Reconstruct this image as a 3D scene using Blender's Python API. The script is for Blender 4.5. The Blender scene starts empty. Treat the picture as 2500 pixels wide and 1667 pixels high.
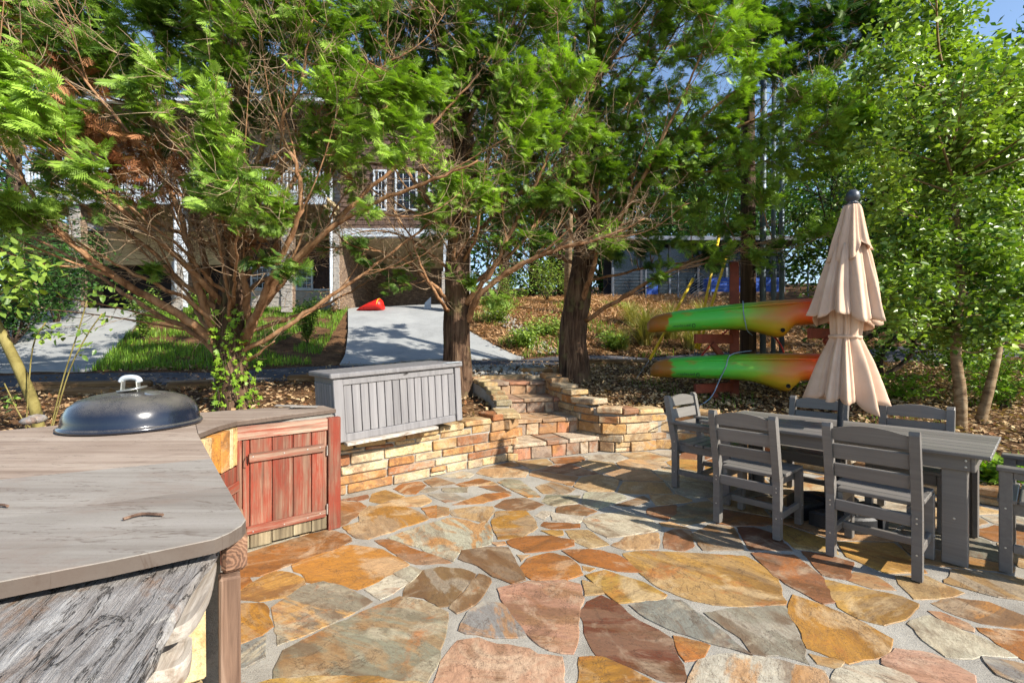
import bpy, bmesh, math, random
import numpy as np
from mathutils import Vector, Matrix, noise as mnoise

R = math.radians
random.seed(7)
rng = np.random.default_rng(11)
scene = bpy.context.scene
col = scene.collection

# ------------------------------------------------------------------ camera, sky, sun, exposure
CAM_H, FPX, CX, HY = 1.42, 1111.0, 1250.0, 845.0      # eye height, focal length and horizon in photo pixels (2500 wide)
cam_d = bpy.data.cameras.new('camera')
cam = bpy.data.objects.new('camera', cam_d); col.objects.link(cam)
cam.location = (0, 0, CAM_H); cam.rotation_euler = (R(90), 0, 0)
cam_d.sensor_width = 36.0; cam_d.lens = 16.0; cam_d.shift_y = 0.0046
cam_d.clip_start = 0.05; cam_d.clip_end = 3000
scene.camera = cam

SUN_EL, SUN_DIR = 35.0, Vector((0.853, -0.522, 0)).normalized()   # horizontal direction towards the sun
world = bpy.data.worlds.new('World'); scene.world = world; world.use_nodes = True
wn = world.node_tree.nodes; wl = world.node_tree.links
bg = wn['Background']
sky = wn.new('ShaderNodeTexSky'); sky.sky_type = 'NISHITA'; sky.sun_disc = False
sky.sun_elevation = R(SUN_EL)
sky.sun_rotation = math.atan2(SUN_DIR.x, SUN_DIR.y)
sky.air_density = 1.0; sky.dust_density = 0.4; sky.ozone_density = 1.6
bg.inputs['Strength'].default_value = 0.12
wl.new(sky.outputs['Color'], bg.inputs['Color'])
sun_d = bpy.data.lights.new('sun', 'SUN'); sun_d.energy = 5.0; sun_d.angle = R(0.53); sun_d.color = (1.0, 0.93, 0.82)
sun = bpy.data.objects.new('sun', sun_d); col.objects.link(sun)
sd = Vector((SUN_DIR.x*math.cos(R(SUN_EL)), SUN_DIR.y*math.cos(R(SUN_EL)), math.sin(R(SUN_EL))))
sun.rotation_euler = sd.to_track_quat('Z', 'Y').to_euler()
sun.location = sd*40
vs = scene.view_settings
vs.view_transform = 'Standard'; vs.look = 'None'; vs.exposure = 1.0; vs.gamma = 1.0; vs.use_curve_mapping = False
scene.cycles.max_bounces = 4; scene.cycles.transparent_max_bounces = 8
scene.cycles.diffuse_bounces = 3; scene.cycles.glossy_bounces = 2; scene.cycles.transmission_bounces = 2; scene.cycles.use_light_tree = False
scene.cycles.use_denoising = True; scene.cycles.denoiser = 'OPENIMAGEDENOISE'; scene.cycles.denoising_input_passes = 'RGB_ALBEDO_NORMAL'; scene.cycles.denoising_prefilter = 'NONE'
scene.cycles.use_adaptive_sampling = True; scene.cycles.adaptive_threshold = 0.02

def gp(x, y, z=0.0):
    """photo pixel (2500 scale) to the point of the horizontal plane at height z"""
    Y = FPX*(CAM_H - z)/(y - HY)
    return Vector(((x - CX)/FPX*Y, Y, z))
def dp(xd, yd, Y):
    """point at depth Y seen at pixel (2352 scale)"""
    return Vector(((xd*1.063 - CX)/FPX*Y, Y, CAM_H - (yd*1.063 - HY)/FPX*Y))

# ------------------------------------------------------------------ colours and materials
def lin(c):
    return tuple(((v/255)/12.92 if v/255 <= 0.04045 else ((v/255 + 0.055)/1.055)**2.4) for v in c)
def rgba(c): return (*lin(c), 1.0)

class NT:
    def __init__(s, name):
        s.m = bpy.data.materials.new(name); s.m.use_nodes = True
        s.t = s.m.node_tree; s.n = s.t.nodes; s.l = s.t.links
        s.bsdf = s.n['Principled BSDF']; s.out = s.n['Material Output']
    def node(s, typ, **kw):
        n = s.n.new(typ)
        for k, v in kw.items():
            if k.startswith('_'): setattr(n, k[1:], v)
            else: s.sock(n.inputs[k.replace('__', ' ')], v)
        return n
    def sock(s, inp, v):
        if isinstance(v, bpy.types.NodeSocket): s.l.new(v, inp)
        elif isinstance(v, bpy.types.Node): s.l.new(v.outputs[0], inp)
        else: inp.default_value = v
    def coords(s, kind='Object', scale=(1,1,1), rot=(0,0,0), loc=None):
        tc = s.node('ShaderNodeTexCoord')
        mp = s.node('ShaderNodeMapping'); s.l.new(tc.outputs[kind], mp.inputs['Vector'])
        mp.inputs['Scale'].default_value = scale; mp.inputs['Rotation'].default_value = rot
        if loc is not None: s.sock(mp.inputs['Location'], loc)
        return mp.outputs[0]
    def noise(s, vec, scale=5, detail=5, rough=0.6, dist=0.0):
        n = s.n.new('ShaderNodeTexNoise'); s.l.new(vec, n.inputs['Vector'])
        n.inputs['Scale'].default_value = scale; n.inputs['Detail'].default_value = detail
        n.inputs['Roughness'].default_value = rough; n.inputs['Distortion'].default_value = dist
        return n.outputs['Fac']
    def ramp(s, fac, stops, interp='LINEAR'):
        n = s.n.new('ShaderNodeValToRGB'); s.l.new(fac, n.inputs[0])
        e = n.color_ramp.elements; n.color_ramp.interpolation = interp
        while len(e) < len(stops): e.new(0.5)
        for el, (p, c) in zip(e, stops):
            el.position = p; el.color = c if len(c) == 4 else (*c, 1)
        return n.outputs[0]
    def mix(s, fac, a, b, mode='MIX'):
        n = s.n.new('ShaderNodeMix'); n.data_type = 'RGBA'; n.blend_type = mode
        s.sock(n.inputs[0], fac); s.sock(n.inputs[6], a); s.sock(n.inputs[7], b)
        return n.outputs[2]
    def math(s, op, a, b=0.0, clamp=False):
        n = s.n.new('ShaderNodeMath'); n.operation = op; n.use_clamp = clamp
        s.sock(n.inputs[0], a); s.sock(n.inputs[1], b); return n.outputs[0]
    def bump(s, h, strength=0.3, dist=0.01):
        n = s.n.new('ShaderNodeBump'); n.inputs['Strength'].default_value = strength
        n.inputs['Distance'].default_value = dist; s.l.new(h, n.inputs['Height'])
        s.l.new(n.outputs[0], s.bsdf.inputs['Normal']); return n.outputs[0]
    def base(s, c): s.sock(s.bsdf.inputs['Base Color'], c)
    def rough(s, v): s.sock(s.bsdf.inputs['Roughness'], v)

M = {}
def g(v): return (v, v, v, 1)

def mat_plain(name, c, rough=0.6, var=0.25, scale=6, metal=0.0, bump=0.1, spec=0.5):
    t = NT(name); v = t.coords('Object')
    f = t.noise(v, scale, 5, 0.65)
    a = rgba(c); lo = tuple(x*(1-var) for x in a[:3])+(1,); hi = tuple(min(1, x*(1+var)) for x in a[:3])+(1,)
    t.base(t.ramp(f, [(0.3, lo), (0.7, hi)])); t.rough(rough)
    t.bsdf.inputs['Metallic'].default_value = metal
    t.bsdf.inputs['Specular IOR Level'].default_value = spec
    if bump: t.bump(t.noise(v, scale*8, 3, 0.6), bump, 0.004)
    M[name] = t.m; return t.m

def mat_stone(name, bumpd=0.006, sc=1.0, rough=0.62):
    """natural sandstone: each piece's own colour with drifting bands, rust and grey stains"""
    t = NT(name)
    oi = t.node('ShaderNodeObjectInfo')
    rnd = oi.outputs['Random']
    off = t.node('ShaderNodeCombineXYZ', X=t.math('MULTIPLY', rnd, 37.0), Y=t.math('MULTIPLY', rnd, 91.0), Z=t.math('MULTIPLY', rnd, 53.0))
    ang = t.math('MULTIPLY', rnd, 43.7)
    tc = t.node('ShaderNodeTexCoord')
    rot = t.node('ShaderNodeVectorRotate'); rot.rotation_type = 'Z_AXIS'
    t.l.new(tc.outputs['Object'], rot.inputs['Vector']); t.l.new(ang, rot.inputs['Angle'])
    mp = t.node('ShaderNodeMapping'); t.l.new(rot.outputs[0], mp.inputs['Vector']); t.l.new(off.outputs[0], mp.inputs['Location'])
    mp.inputs['Scale'].default_value = (sc, sc*2.6, sc*2)
    v = mp.outputs[0]
    mp2 = t.node('ShaderNodeMapping'); t.l.new(tc.outputs['Object'], mp2.inputs['Vector']); t.l.new(off.outputs[0], mp2.inputs['Location'])
    v2 = mp2.outputs[0]
    big = t.noise(v, 2.2, 4, 0.55, 0.6)
    fine = t.noise(v, 14, 6, 0.7, 0.4)
    pits = t.noise(v2, 60, 4, 0.7)
    c = oi.outputs['Color']
    h1 = t.math('FRACT', t.math('MULTIPLY', rnd, 7.31)); h2 = t.math('FRACT', t.math('MULTIPLY', rnd, 23.7))
    second = t.ramp(h1, [(0, rgba((176, 120, 52))), (.2, rgba((150, 142, 126))), (.4, rgba((196, 180, 148))), (.58, rgba((150, 92, 46))), (.76, rgba((182, 140, 84))), (.9, rgba((112, 74, 46)))], 'CONSTANT')
    amt = t.math('MULTIPLY', t.ramp(h2, [(.15, g(.35)), (.6, g(1))]), oi.outputs['Alpha'])
    dark = t.mix(0.6, c, rgba((96, 66, 40)))
    light = t.mix(0.5, c, rgba((206, 192, 164)))
    c1 = t.mix(t.ramp(big, [(0.36, g(0)), (0.52, g(1))]), dark, c)
    patch = t.ramp(t.noise(v, 1.5, 6, 0.62, 1.2), [(0.50, g(0)), (0.56, g(1))])
    c1 = t.mix(t.math('MULTIPLY', patch, amt), c1, second)
    c2 = t.mix(t.ramp(t.noise(v2, 3.1, 5, 0.65, 1.0), [(0.52, g(0)), (0.64, g(0.7))]), c1, light)
    rust = t.ramp(t.noise(v2, 2.3, 6, 0.7, 0.8), [(0.56, g(0)), (0.66, g(0.7))])
    c3 = t.mix(t.math('MULTIPLY', rust, t.ramp(t.math('FRACT', t.math('MULTIPLY', rnd, 13.3)), [(0.35, g(0)), (0.7, g(1))])), c2, rgba((164, 98, 42)))
    c4 = t.mix(t.ramp(fine, [(0.34, g(0.55)), (0.62, g(0))]), c3, t.mix(0.5, c3, rgba((60, 44, 32))))
    c5 = t.mix(t.ramp(pits, [(0.30, g(0.45)), (0.45, g(0))]), c4, rgba((70, 56, 44)))
    c5 = t.mix(t.ramp(t.noise(v, 7, 6, 0.75, 1.5), [(0.47, g(0)), (0.50, g(0.5)), (0.53, g(0))]), c5, rgba((96, 74, 56)))
    ck = t.noise(v2, 2.6, 7, .68, .5); c5 = t.mix(t.ramp(ck, [(.494, g(0)), (.5, g(.75)), (.506, g(0))]), c5, rgba((58, 44, 34)))
    t.base(c5)
    t.rough(t.ramp(big, [(0.3, g(rough-0.1)), (0.7, g(rough+0.15))]))
    led = t.ramp(t.noise(v2, 1.7, 6, 0.62, 0.9), [(0, g(0)), (.40, g(.35)), (.50, g(.7)), (.58, g(1))], 'CONSTANT')   # bedding ledges
    h = t.math('ADD', t.math('ADD', t.math('MULTIPLY', big, 0.9), t.math('MULTIPLY', led, .55)), t.math('ADD', t.math('MULTIPLY', fine, 0.45), t.math('MULTIPLY', pits, 0.2)))
    t.bump(h, 0.55, bumpd)
    M[name] = t.m

def mat_mortar():
    t = NT('mortar'); v = t.coords('Object')
    f = t.noise(v, 3, 6, 0.65); s = t.noise(v, 120, 4, 0.8); q = t.noise(v, 26, 4, 0.7)
    c = t.ramp(f, [(0.3, rgba((124, 118, 108))), (0.55, rgba((150, 145, 135))), (0.75, rgba((166, 161, 150)))])
    c = t.mix(t.ramp(s, [(0.3, g(0.5)), (0.5, g(0))]), c, rgba((96, 90, 82)))
    c = t.mix(t.ramp(q, [(0.62, g(0)), (0.8, g(0.4))]), c, rgba((120, 104, 84)))
    t.base(c); t.rough(0.9); t.bump(t.math('ADD', s, q), 0.6, 0.006)
    M['mortar'] = t.m

def mat_wood(name, base, dark, light, axis=0, scale=1.0, rough=0.7, bump=0.35, paint=None, paint_amt=0.5, grime=0.3):
    """grain along the given local axis; optional worn paint over it"""
    t = NT(name)
    oi = t.node('ShaderNodeObjectInfo'); rnd = oi.outputs['Random']
    off = t.node('ShaderNodeCombineXYZ', X=t.math('MULTIPLY', rnd, 17.0), Y=t.math('MULTIPLY', rnd, 31.0), Z=t.math('MULTIPLY', rnd, 23.0))
    sc = [22.0*scale]*3; sc[axis] = 0.9*scale
    v = t.coords('Object', tuple(sc), loc=off.outputs[0])
    sc2 = [70.0*scale]*3; sc2[axis] = 1.6*scale
    vf = t.coords('Object', tuple(sc2), loc=off.outputs[0])
    v0 = t.coords('Object', (1, 1, 1), loc=off.outputs[0])
    gr = t.noise(v, 1.0, 5, 0.6, 0.5); fi = t.noise(vf, 1.0, 4, 0.7); bl = t.noise(v0, 2.5, 5, 0.6)
    c = t.ramp(gr, [(0.3, rgba(dark)), (0.5, rgba(base)), (0.72, rgba(light))])
    c = t.mix(t.ramp(fi, [(0.3, g(0.5)), (0.5, g(0))]), c, rgba(dark))
    if paint:
        sp = [9.0*scale]*3; sp[axis] = 1.2*scale
        pn = t.math('ADD', t.math('MULTIPLY', t.noise(t.coords('Object', tuple(sp), loc=off.outputs[0]), 1.3, 6, 0.7), 0.75), t.math('MULTIPLY', fi, 0.25))
        c = t.mix(t.ramp(pn, [(paint_amt-0.07, g(1)), (paint_amt+0.07, g(0))]), c, t.mix(bl, rgba(paint), tuple(x*0.7 for x in rgba(paint)[:3])+(1,)))
    c = t.mix(t.math('MULTIPLY', t.ramp(bl, [(0.45, g(0)), (0.7, g(1))]), grime), c, rgba(dark))
    tint = t.ramp(rnd, [(0, g(0.82)), (1, g(1.12))])
    c = t.mix(1.0, c, tint, 'MULTIPLY')
    t.base(c); t.rough(rough); t.bsdf.inputs['Specular IOR Level'].default_value = 0.3
    t.bump(t.math('ADD', gr, t.math('MULTIPLY', fi, 0.6)), bump, 0.006)
    M[name] = t.m

def mat_leaf(name, c1, c2, trans=0.35, rough=0.45, spec=0.35):
    """leaf colour drifts between two tones with each leaf's own tint; light shines through"""
    t = NT(name)
    at = t.node('ShaderNodeAttribute', _attribute_name='tint')
    c = t.mix(at.outputs['Fac'], rgba(c1), rgba(c2))
    t.base(c); t.rough(rough); t.bsdf.inputs['Specular IOR Level'].default_value = spec
    tr = t.node('ShaderNodeBsdfTranslucent'); t.sock(tr.inputs['Color'], t.mix(1.0, c, rgba((225, 240, 120)), 'MULTIPLY'))
    ms = t.node('ShaderNodeMixShader'); ms.inputs[0].default_value = trans
    t.l.new(t.bsdf.outputs[0], ms.inputs[1]); t.l.new(tr.outputs[0], ms.inputs[2]); t.l.new(ms.outputs[0], t.out.inputs['Surface'])
    M[name] = t.m

def mat_bark(name, c, dark, light, sc=(14, 14, 2.0), bump=0.8, moss=None):
    t = NT(name); v = t.coords('Object', sc)
    f = t.noise(v, 1.0, 6, 0.65, 0.8); v0 = t.coords('Object'); b = t.noise(v0, 2.0, 4, 0.6)
    cc = t.ramp(f, [(0.32, rgba(dark)), (0.5, rgba(c)), (0.7, rgba(light))])
    cc = t.mix(t.ramp(b, [(0.5, g(0)), (0.75, g(0.5))]), cc, rgba(light))
    if moss: cc = t.mix(t.ramp(t.noise(v0, 3.3, 5, 0.6), [(0.55, g(0)), (0.68, g(0.5))]), cc, rgba(moss))
    t.base(cc); t.rough(0.9); t.bsdf.inputs['Specular IOR Level'].default_value = 0.15
    t.bump(f, bump, 0.03); M[name] = t.m

def mat_soil(name, stops, scale=3.0, fine=40, bump=0.7, bd=0.03):
    t = NT(name); v = t.coords('Object')
    f = t.noise(v, scale, 7, 0.7, 0.4); s = t.noise(v, fine, 5, 0.75)
    k = t.math('ADD', t.math('MULTIPLY', f, 0.6), t.math('MULTIPLY', s, 0.4))
    t.base(t.ramp(k, [(p, rgba(c)) for p, c in stops])); t.rough(0.95)
    t.bsdf.inputs['Specular IOR Level'].default_value = 0.1
    t.bump(t.math('ADD', f, s), bump, bd); M[name] = t.m

# ------------------------------------------------------------------ mesh helpers
class MB:
    def __init__(s): s.v = []; s.f = []
    def add(s, vs_, fs):
        o = len(s.v); s.v.extend([tuple(v) for v in vs_]); s.f.extend([tuple(i+o for i in f) for f in fs]); return s
    def box(s, c, size, rot=None, ch=0.004, jit=0.0):
        """chamfered box"""
        hx, hy, hz = size[0]/2, size[1]/2, size[2]/2
        k = min(ch, hx*0.45, hy*0.45, hz*0.45)
        vs_ = []; idx = {}
        for sx in (-1, 1):
            for sy in (-1, 1):
                for sz in (-1, 1):
                    j = [random.uniform(-jit, jit) for _ in range(3)]
                    for ax in range(3):
                        p = [sx*(hx-k), sy*(hy-k), sz*(hz-k)]
                        p[ax] = (sx*hx, sy*hy, sz*hz)[ax]
                        idx[(sx, sy, sz, ax)] = len(vs_)
                        vs_.append(Vector((p[0]+j[0], p[1]+j[1], p[2]+j[2])))
        fs = []
        def I(sg, ax): return idx[(*sg, ax)]
        for ax in range(3):
            a, b = (ax+1) % 3, (ax+2) % 3
            for sg in (-1, 1):
                q = []
                for (i, j) in ((-1, -1), (1, -1), (1, 1), (-1, 1)):
                    t = [0, 0, 0]; t[ax] = sg; t[a] = i; t[b] = j; q.append(I(t, ax))
                fs.append(tuple(q if sg > 0 else q[::-1]))
            for i in (-1, 1):
                for j in (-1, 1):
                    t0 = [0, 0, 0]; t0[ax] = -1; t0[a] = i; t0[b] = j
                    t1 = list(t0); t1[ax] = 1
                    q = [I(t0, a), I(t1, a), I(t1, b), I(t0, b)]
                    fs.append(tuple(q if i*j > 0 else q[::-1]))
        for sx in (-1, 1):
            for sy in (-1, 1):
                for sz in (-1, 1):
                    q = [idx[(sx, sy, sz, k2)] for k2 in range(3)]
                    fs.append(tuple(q if sx*sy*sz > 0 else q[::-1]))
        m = Matrix.Translation(Vector(c))
        if rot is not None: m = m @ (rot.to_4x4() if not isinstance(rot, tuple) else Matrix.Rotation(rot[2], 4, 'Z') @ Matrix.Rotation(rot[1], 4, 'Y') @ Matrix.Rotation(rot[0], 4, 'X'))
        return s.add([m @ v for v in vs_], fs)
    def bar(s, p0, p1, w, h, up=(0, 0, 1), ch=0.003):
        """board from p0 to p1: w across, h along up"""
        p0, p1 = Vector(p0), Vector(p1); d = (p1-p0); L = d.length; x = d/L
        upv = Vector(up); y = upv.cross(x)
        if y.length < 1e-5: y = Vector((0, 1, 0)).cross(x)
        y.normalize(); z = x.cross(y)
        m = Matrix((x, y, z)).transposed()
        return s.box((p0+p1)/2, (L, w, h), m, ch)
    def tube(s, pts, rad, n=8, cap=True, bumpy=0.0):
        pts = [Vector(p) for p in pts]; k = len(pts)
        if not hasattr(rad, '__len__'): rad = [rad]*k
        t0 = (pts[1]-pts[0]).normalized()
        a = t0.orthogonal().normalized(); o = len(s.v)
        for i, p in enumerate(pts):
            t = (pts[min(i+1, k-1)]-pts[max(i-1, 0)]).normalized()
            a = (a - t*a.dot(t)); a = a.normalized() if a.length > 1e-6 else t.orthogonal().normalized()
            b = t.cross(a)
            for j in range(n):
                th = 2*math.pi*j/n; r = rad[i]
                if bumpy: r *= 1 + bumpy*mnoise.noise(Vector((math.cos(th)*2.2, math.sin(th)*2.2, p.z*1.3+p.x*3))) + bumpy*0.6*mnoise.noise(Vector((math.cos(th)*7, math.sin(th)*7, p.z*2.2)))
                s.v.append(tuple(p + a*(math.cos(th)*r) + b*(math.sin(th)*r)))
        for i in range(k-1):
            for j in range(n):
                s.f.append((o+i*n+j, o+i*n+(j+1) % n, o+(i+1)*n+(j+1) % n, o+(i+1)*n+j))
        if cap:
            s.f.append(tuple(o+j for j in range(n))[::-1]); s.f.append(tuple(o+(k-1)*n+j for j in range(n)))
        return s
    def lathe(s, prof, n=24, c=(0, 0, 0), fn=None):
        o = len(s.v); k = len(prof)
        for i, (r, z) in enumerate(prof):
            for j in range(n):
                th = 2*math.pi*j/n; rr, zz = (r, z) if fn is None else fn(r, z, th, i)
                s.v.append((c[0]+rr*math.cos(th), c[1]+rr*math.sin(th), c[2]+zz))
        for i in range(k-1):
            for j in range(n):
                s.f.append((o+i*n+j, o+i*n+(j+1) % n, o+(i+1)*n+(j+1) % n, o+(i+1)*n+j))
        return s
    def prism(s, poly, z0, z1, ch=0.0):
        """vertical prism over an (x, y) polygon, counter-clockwise"""
        a = sum(poly[i][0]*poly[(i+1) % len(poly)][1]-poly[(i+1) % len(poly)][0]*poly[i][1] for i in range(len(poly)))
        if a < 0: poly = poly[::-1]
        n = len(poly); o = len(s.v)
        if ch:
            cx = sum(p[0] for p in poly)/n; cy = sum(p[1] for p in poly)/n
            ins = []
            for p in poly:
                d = math.hypot(p[0]-cx, p[1]-cy) or 1
                ins.append((p[0]-(p[0]-cx)/d*ch*1.3, p[1]-(p[1]-cy)/d*ch*1.3))
            s.v += [(p[0], p[1], z0) for p in poly] + [(p[0], p[1], z1-ch) for p in poly] + [(p[0], p[1], z1) for p in ins]
            L = 3
        else:
            s.v += [(p[0], p[1], z0) for p in poly] + [(p[0], p[1], z1) for p in poly]; L = 2
        for l in range(L-1):
            for i in range(n):
                s.f.append((o+l*n+i, o+l*n+(i+1) % n, o+(l+1)*n+(i+1) % n, o+(l+1)*n+i))
        s.f.append(tuple(o+i for i in range(n))[::-1]); s.f.append(tuple(o+(L-1)*n+i for i in range(n)))
        return s
    def mesh(s, name, smooth=False):
        me = bpy.data.meshes.new(name); me.from_pydata(s.v, [], s.f)
        if smooth: me.polygons.foreach_set('use_smooth', [True]*len(me.polygons))
        me.update(); return me
    def build(s, name, mat, parent=None, smooth=False, color=None, **kw):
        return obj(name, s.mesh(name, smooth), mat, parent, color, **kw)

def obj(name, me, mat, parent=None, color=None, loc=None, rot=None, scale=None, label=None):
    o = bpy.data.objects.new(name, me); col.objects.link(o)
    if mat is not None and not me.materials: me.materials.append(M[mat] if isinstance(mat, str) else mat)
    if parent is not None: o.parent = parent
    if color is not None: o.color = (*color[:3], color[3] if len(color) > 3 else .6)
    if loc is not None: o.location = loc
    if rot is not None: o.rotation_euler = rot
    if scale is not None: o.scale = scale
    if label: o['label'] = label
    return o
def tag(o, label=None, cat=None, group=None, kind=None):
    if label: o['label'] = label
    if cat: o['category'] = cat
    if group: o['group'] = group
    if kind: o['kind'] = kind
    return o
def empty(name, loc, rz=0.0, label=None, cat=None, group=None, rot=None):
    o = bpy.data.objects.new(name, None); col.objects.link(o); o.location = loc
    o.rotation_euler = rot if rot is not None else (0, 0, rz); o.empty_display_size = 0.2
    return tag(o, label, cat, group)
def copy_tree(o, parent=None, only_loc=None):
    c = o.copy(); col.objects.link(c); c.parent = parent
    for ch in list(o.children): copy_tree(ch, c)
    return c

def mesh_np(name, V, F, tint=None, smooth=False):
    """numpy triangles or quads to a mesh; tint is one number per vertex"""
    me = bpy.data.meshes.new(name); n = F.shape[1]
    me.vertices.add(len(V)); me.vertices.foreach_set('co', np.ascontiguousarray(V, dtype=np.float32).ravel())
    me.loops.add(F.size); me.loops.foreach_set('vertex_index', np.ascontiguousarray(F, dtype=np.int32).ravel())
    me.polygons.add(len(F)); me.polygons.foreach_set('loop_start', np.arange(0, F.size, n, dtype=np.int32))
    me.polygons.foreach_set('loop_total', np.full(len(F), n, dtype=np.int32))
    if smooth: me.polygons.foreach_set('use_smooth', np.ones(len(F), dtype=bool))
    if tint is not None:
        a = me.attributes.new('tint', 'FLOAT', 'POINT'); a.data.foreach_set('value', np.ascontiguousarray(tint, dtype=np.float32))
    me.update(calc_edges=True); return me

def unit(a): return a/np.maximum(np.linalg.norm(a, axis=-1, keepdims=True), 1e-9)
def scatter(name, TV, TF, O, X, N, S, tint):
    """copies of a small leaf template: origins O, long axes X, normals N, sizes S merged into one mesh"""
    X = unit(X); Yv = unit(np.cross(N, X)); Z = np.cross(X, Yv)
    V = O[:, None, :] + S[:, None, None]*(TV[None, :, 0:1]*X[:, None, :] + TV[None, :, 1:2]*Yv[:, None, :] + TV[None, :, 2:3]*Z[:, None, :])
    n, k = len(O), len(TV)
    F = (TF[None, :, :] + (np.arange(n)*k)[:, None, None]).reshape(-1, TF.shape[1])
    return mesh_np(name, V.reshape(-1, 3), F, np.repeat(tint, k))

def smooth_path(pts, per=5):
    """Catmull-Rom through the points"""
    P = [Vector(p) for p in pts]; P = [P[0]*2-P[1]] + P + [P[-1]*2-P[-2]]; out = []
    for i in range(1, len(P)-2):
        a, b, c, d = P[i-1:i+3]
        for k in range(per):
            t = k/per
            out.append(0.5*((2*b) + (c-a)*t + (2*a-5*b+4*c-d)*t*t + (3*b-a-3*c+d)*t*t*t))
    out.append(P[-2]); return out
# ------------------------------------------------------------------ materials of the place
mat_stone('flagstone', 0.008, 1.0, 0.55); mat_stone('wall_stone', 0.012, 1.6, 0.7)
mat_mortar()
mat_soil('soil', [(0.30, (38, 28, 20)), (0.45, (74, 54, 38)), (0.58, (112, 84, 58)), (0.72, (150, 122, 88))], 2.5, 45)
mat_soil('asphalt', [(0.3, (52, 52, 56)), (0.5, (78, 78, 82)), (0.68, (108, 106, 104))], 4, 90, 0.5, 0.01)
mat_soil('concrete', [(0.28, (112, 114, 114)), (0.45, (140, 142, 142)), (0.6, (154, 156, 155)), (0.75, (174, 174, 170))], 0.8, 30, 0.35, 0.008)
mat_plain('gravel', (150, 148, 142), 0.9, 0.4, 9)
mat_wood('timber', (128, 100, 68), (70, 50, 32), (168, 140, 104), 0, 1, 0.85, 0.6)
mat_leaf('litter', (124, 86, 56), (206, 180, 140), 0.15, 0.7, 0.1)
mat_leaf('straw', (150, 108, 74), (214, 176, 132), .1, .8, .1)
mat_leaf('grass', (60, 104, 24), (140, 176, 56), 0.35, 0.5)
mat_leaf('straw_grass', (128, 134, 66), (204, 190, 122), 0.3, 0.6)

# ------------------------------------------------------------------ terrain
ctl = np.array([(-5,3.5,.5),(-8,4,.55),(-3.6,6,.56),(-2.6,4.4,.5),(-1.6,4.6,.5),(0,6,.5),(-.9,7.2,.6),(-.6,8.2,.8),(.2,8.4,.82),(1.2,8.6,.76),(1.3,6.5,.5),(2.2,6.6,.5),
 (3.7,7.5,.55),(2.8,6.3,.44),(3.2,5.9,.40),(3.7,5.4,.24),(4.4,4.5,.1),(5.9,5.9,.33),(8,6,.5),(7,9,.7),(6,3,.14),(5,1,.05),(12,8,.9),(5.2,9.2,.8),
 (-5.5,7.8,.78),(-8,6.8,.74),(-2.5,9.3,.9),(.4,10.8,.98),(3,11.2,1.03),(8,11.2,1.06),(14,11,1.1),(-6.5,10,.82),(-3.5,11.8,.94),(0,13.2,1.02),(4,13.4,1.08),(9,13.4,1.12),
 (-17,10,.9),(-12,9,.85),(-11,12,1.25),(-20,19,3.05),(-14,19,3.0),(-9,19,3.0),(-5,19,3.0),(-2,19,3.0),(1,17,2.5),(3,19,3.1),(6,22.5,3.8),(12,22.5,3.9),(10,17.5,2.6),(16,14,2),(7,16,2.05),(-25,12,1.5),
 (-8,15,1.95),(-3,15,1.75),(0,15,1.7),(3,15,1.6),
 (-10,24,3.0),(0,28,4.4),(-15,28,3.1),(12,30,5),(-30,30,4.5),(30,30,6),(30,10,2),(-30,5,.8),(-15,0,.2),(10,-3,0),(0,-6,0),(-10,45,6),(20,45,7),(-40,45,6)], dtype=float)
def _rbf():
    P = ctl[:, :2]; n = len(P)
    A = np.zeros((n+3, n+3)); A[:n, :n] = np.linalg.norm(P[:, None]-P[None], axis=2)
    A[:n, n] = 1; A[:n, n+1:] = P; A[n:, :n] = A[:n, n:].T
    A[:n, :n] += np.eye(n)*0.02
    return np.linalg.solve(A, np.concatenate([ctl[:, 2], np.zeros(3)]))
_w = _rbf()
def Hn(x, y):
    x = np.asarray(x, float); y = np.asarray(y, float); sh = x.shape
    q = np.stack([x.ravel(), y.ravel()], 1); out = np.empty(len(q))
    for i in range(0, len(q), 20000):
        k = q[i:i+20000]; D = np.linalg.norm(k[:, None]-ctl[None, :, :2], axis=2)
        out[i:i+20000] = D @ _w[:-3] + _w[-3] + k @ _w[-2:]
    return out.reshape(sh)
def H(x, y): return float(Hn(np.array([x]), np.array([y]))[0])

patio_poly = [(-8, -3), (-8, .9), (-4.9, 1.6), (-3.2, 3.12), (-1.73, 4.42), (-.12, 5.80), (-.2, 6.2), (-.35, 6.9), (-.7, 7.6), (-.5, 8.25), (.45, 8.3), (.72, 7.2), (.95, 6.62), (1.3, 6.22),
              (2.1, 6.44), (2.8, 6.12), (3.5, 5.34), (4.3, 4.22), (5.3, 3.1), (6.6, 1.2), (6.6, -3)]
def in_poly(x, y, poly):
    x = np.asarray(x); y = np.asarray(y); c = np.zeros(x.shape, bool); n = len(poly); j = n-1
    for i in range(n):
        xi, yi = poly[i]; xj, yj = poly[j]
        m = ((yi > y) != (yj > y)) & (x < (xj-xi)*(y-yi)/((yj-yi) if yj != yi else 1e-9)+xi)
        c ^= m; j = i
    return c

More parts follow.
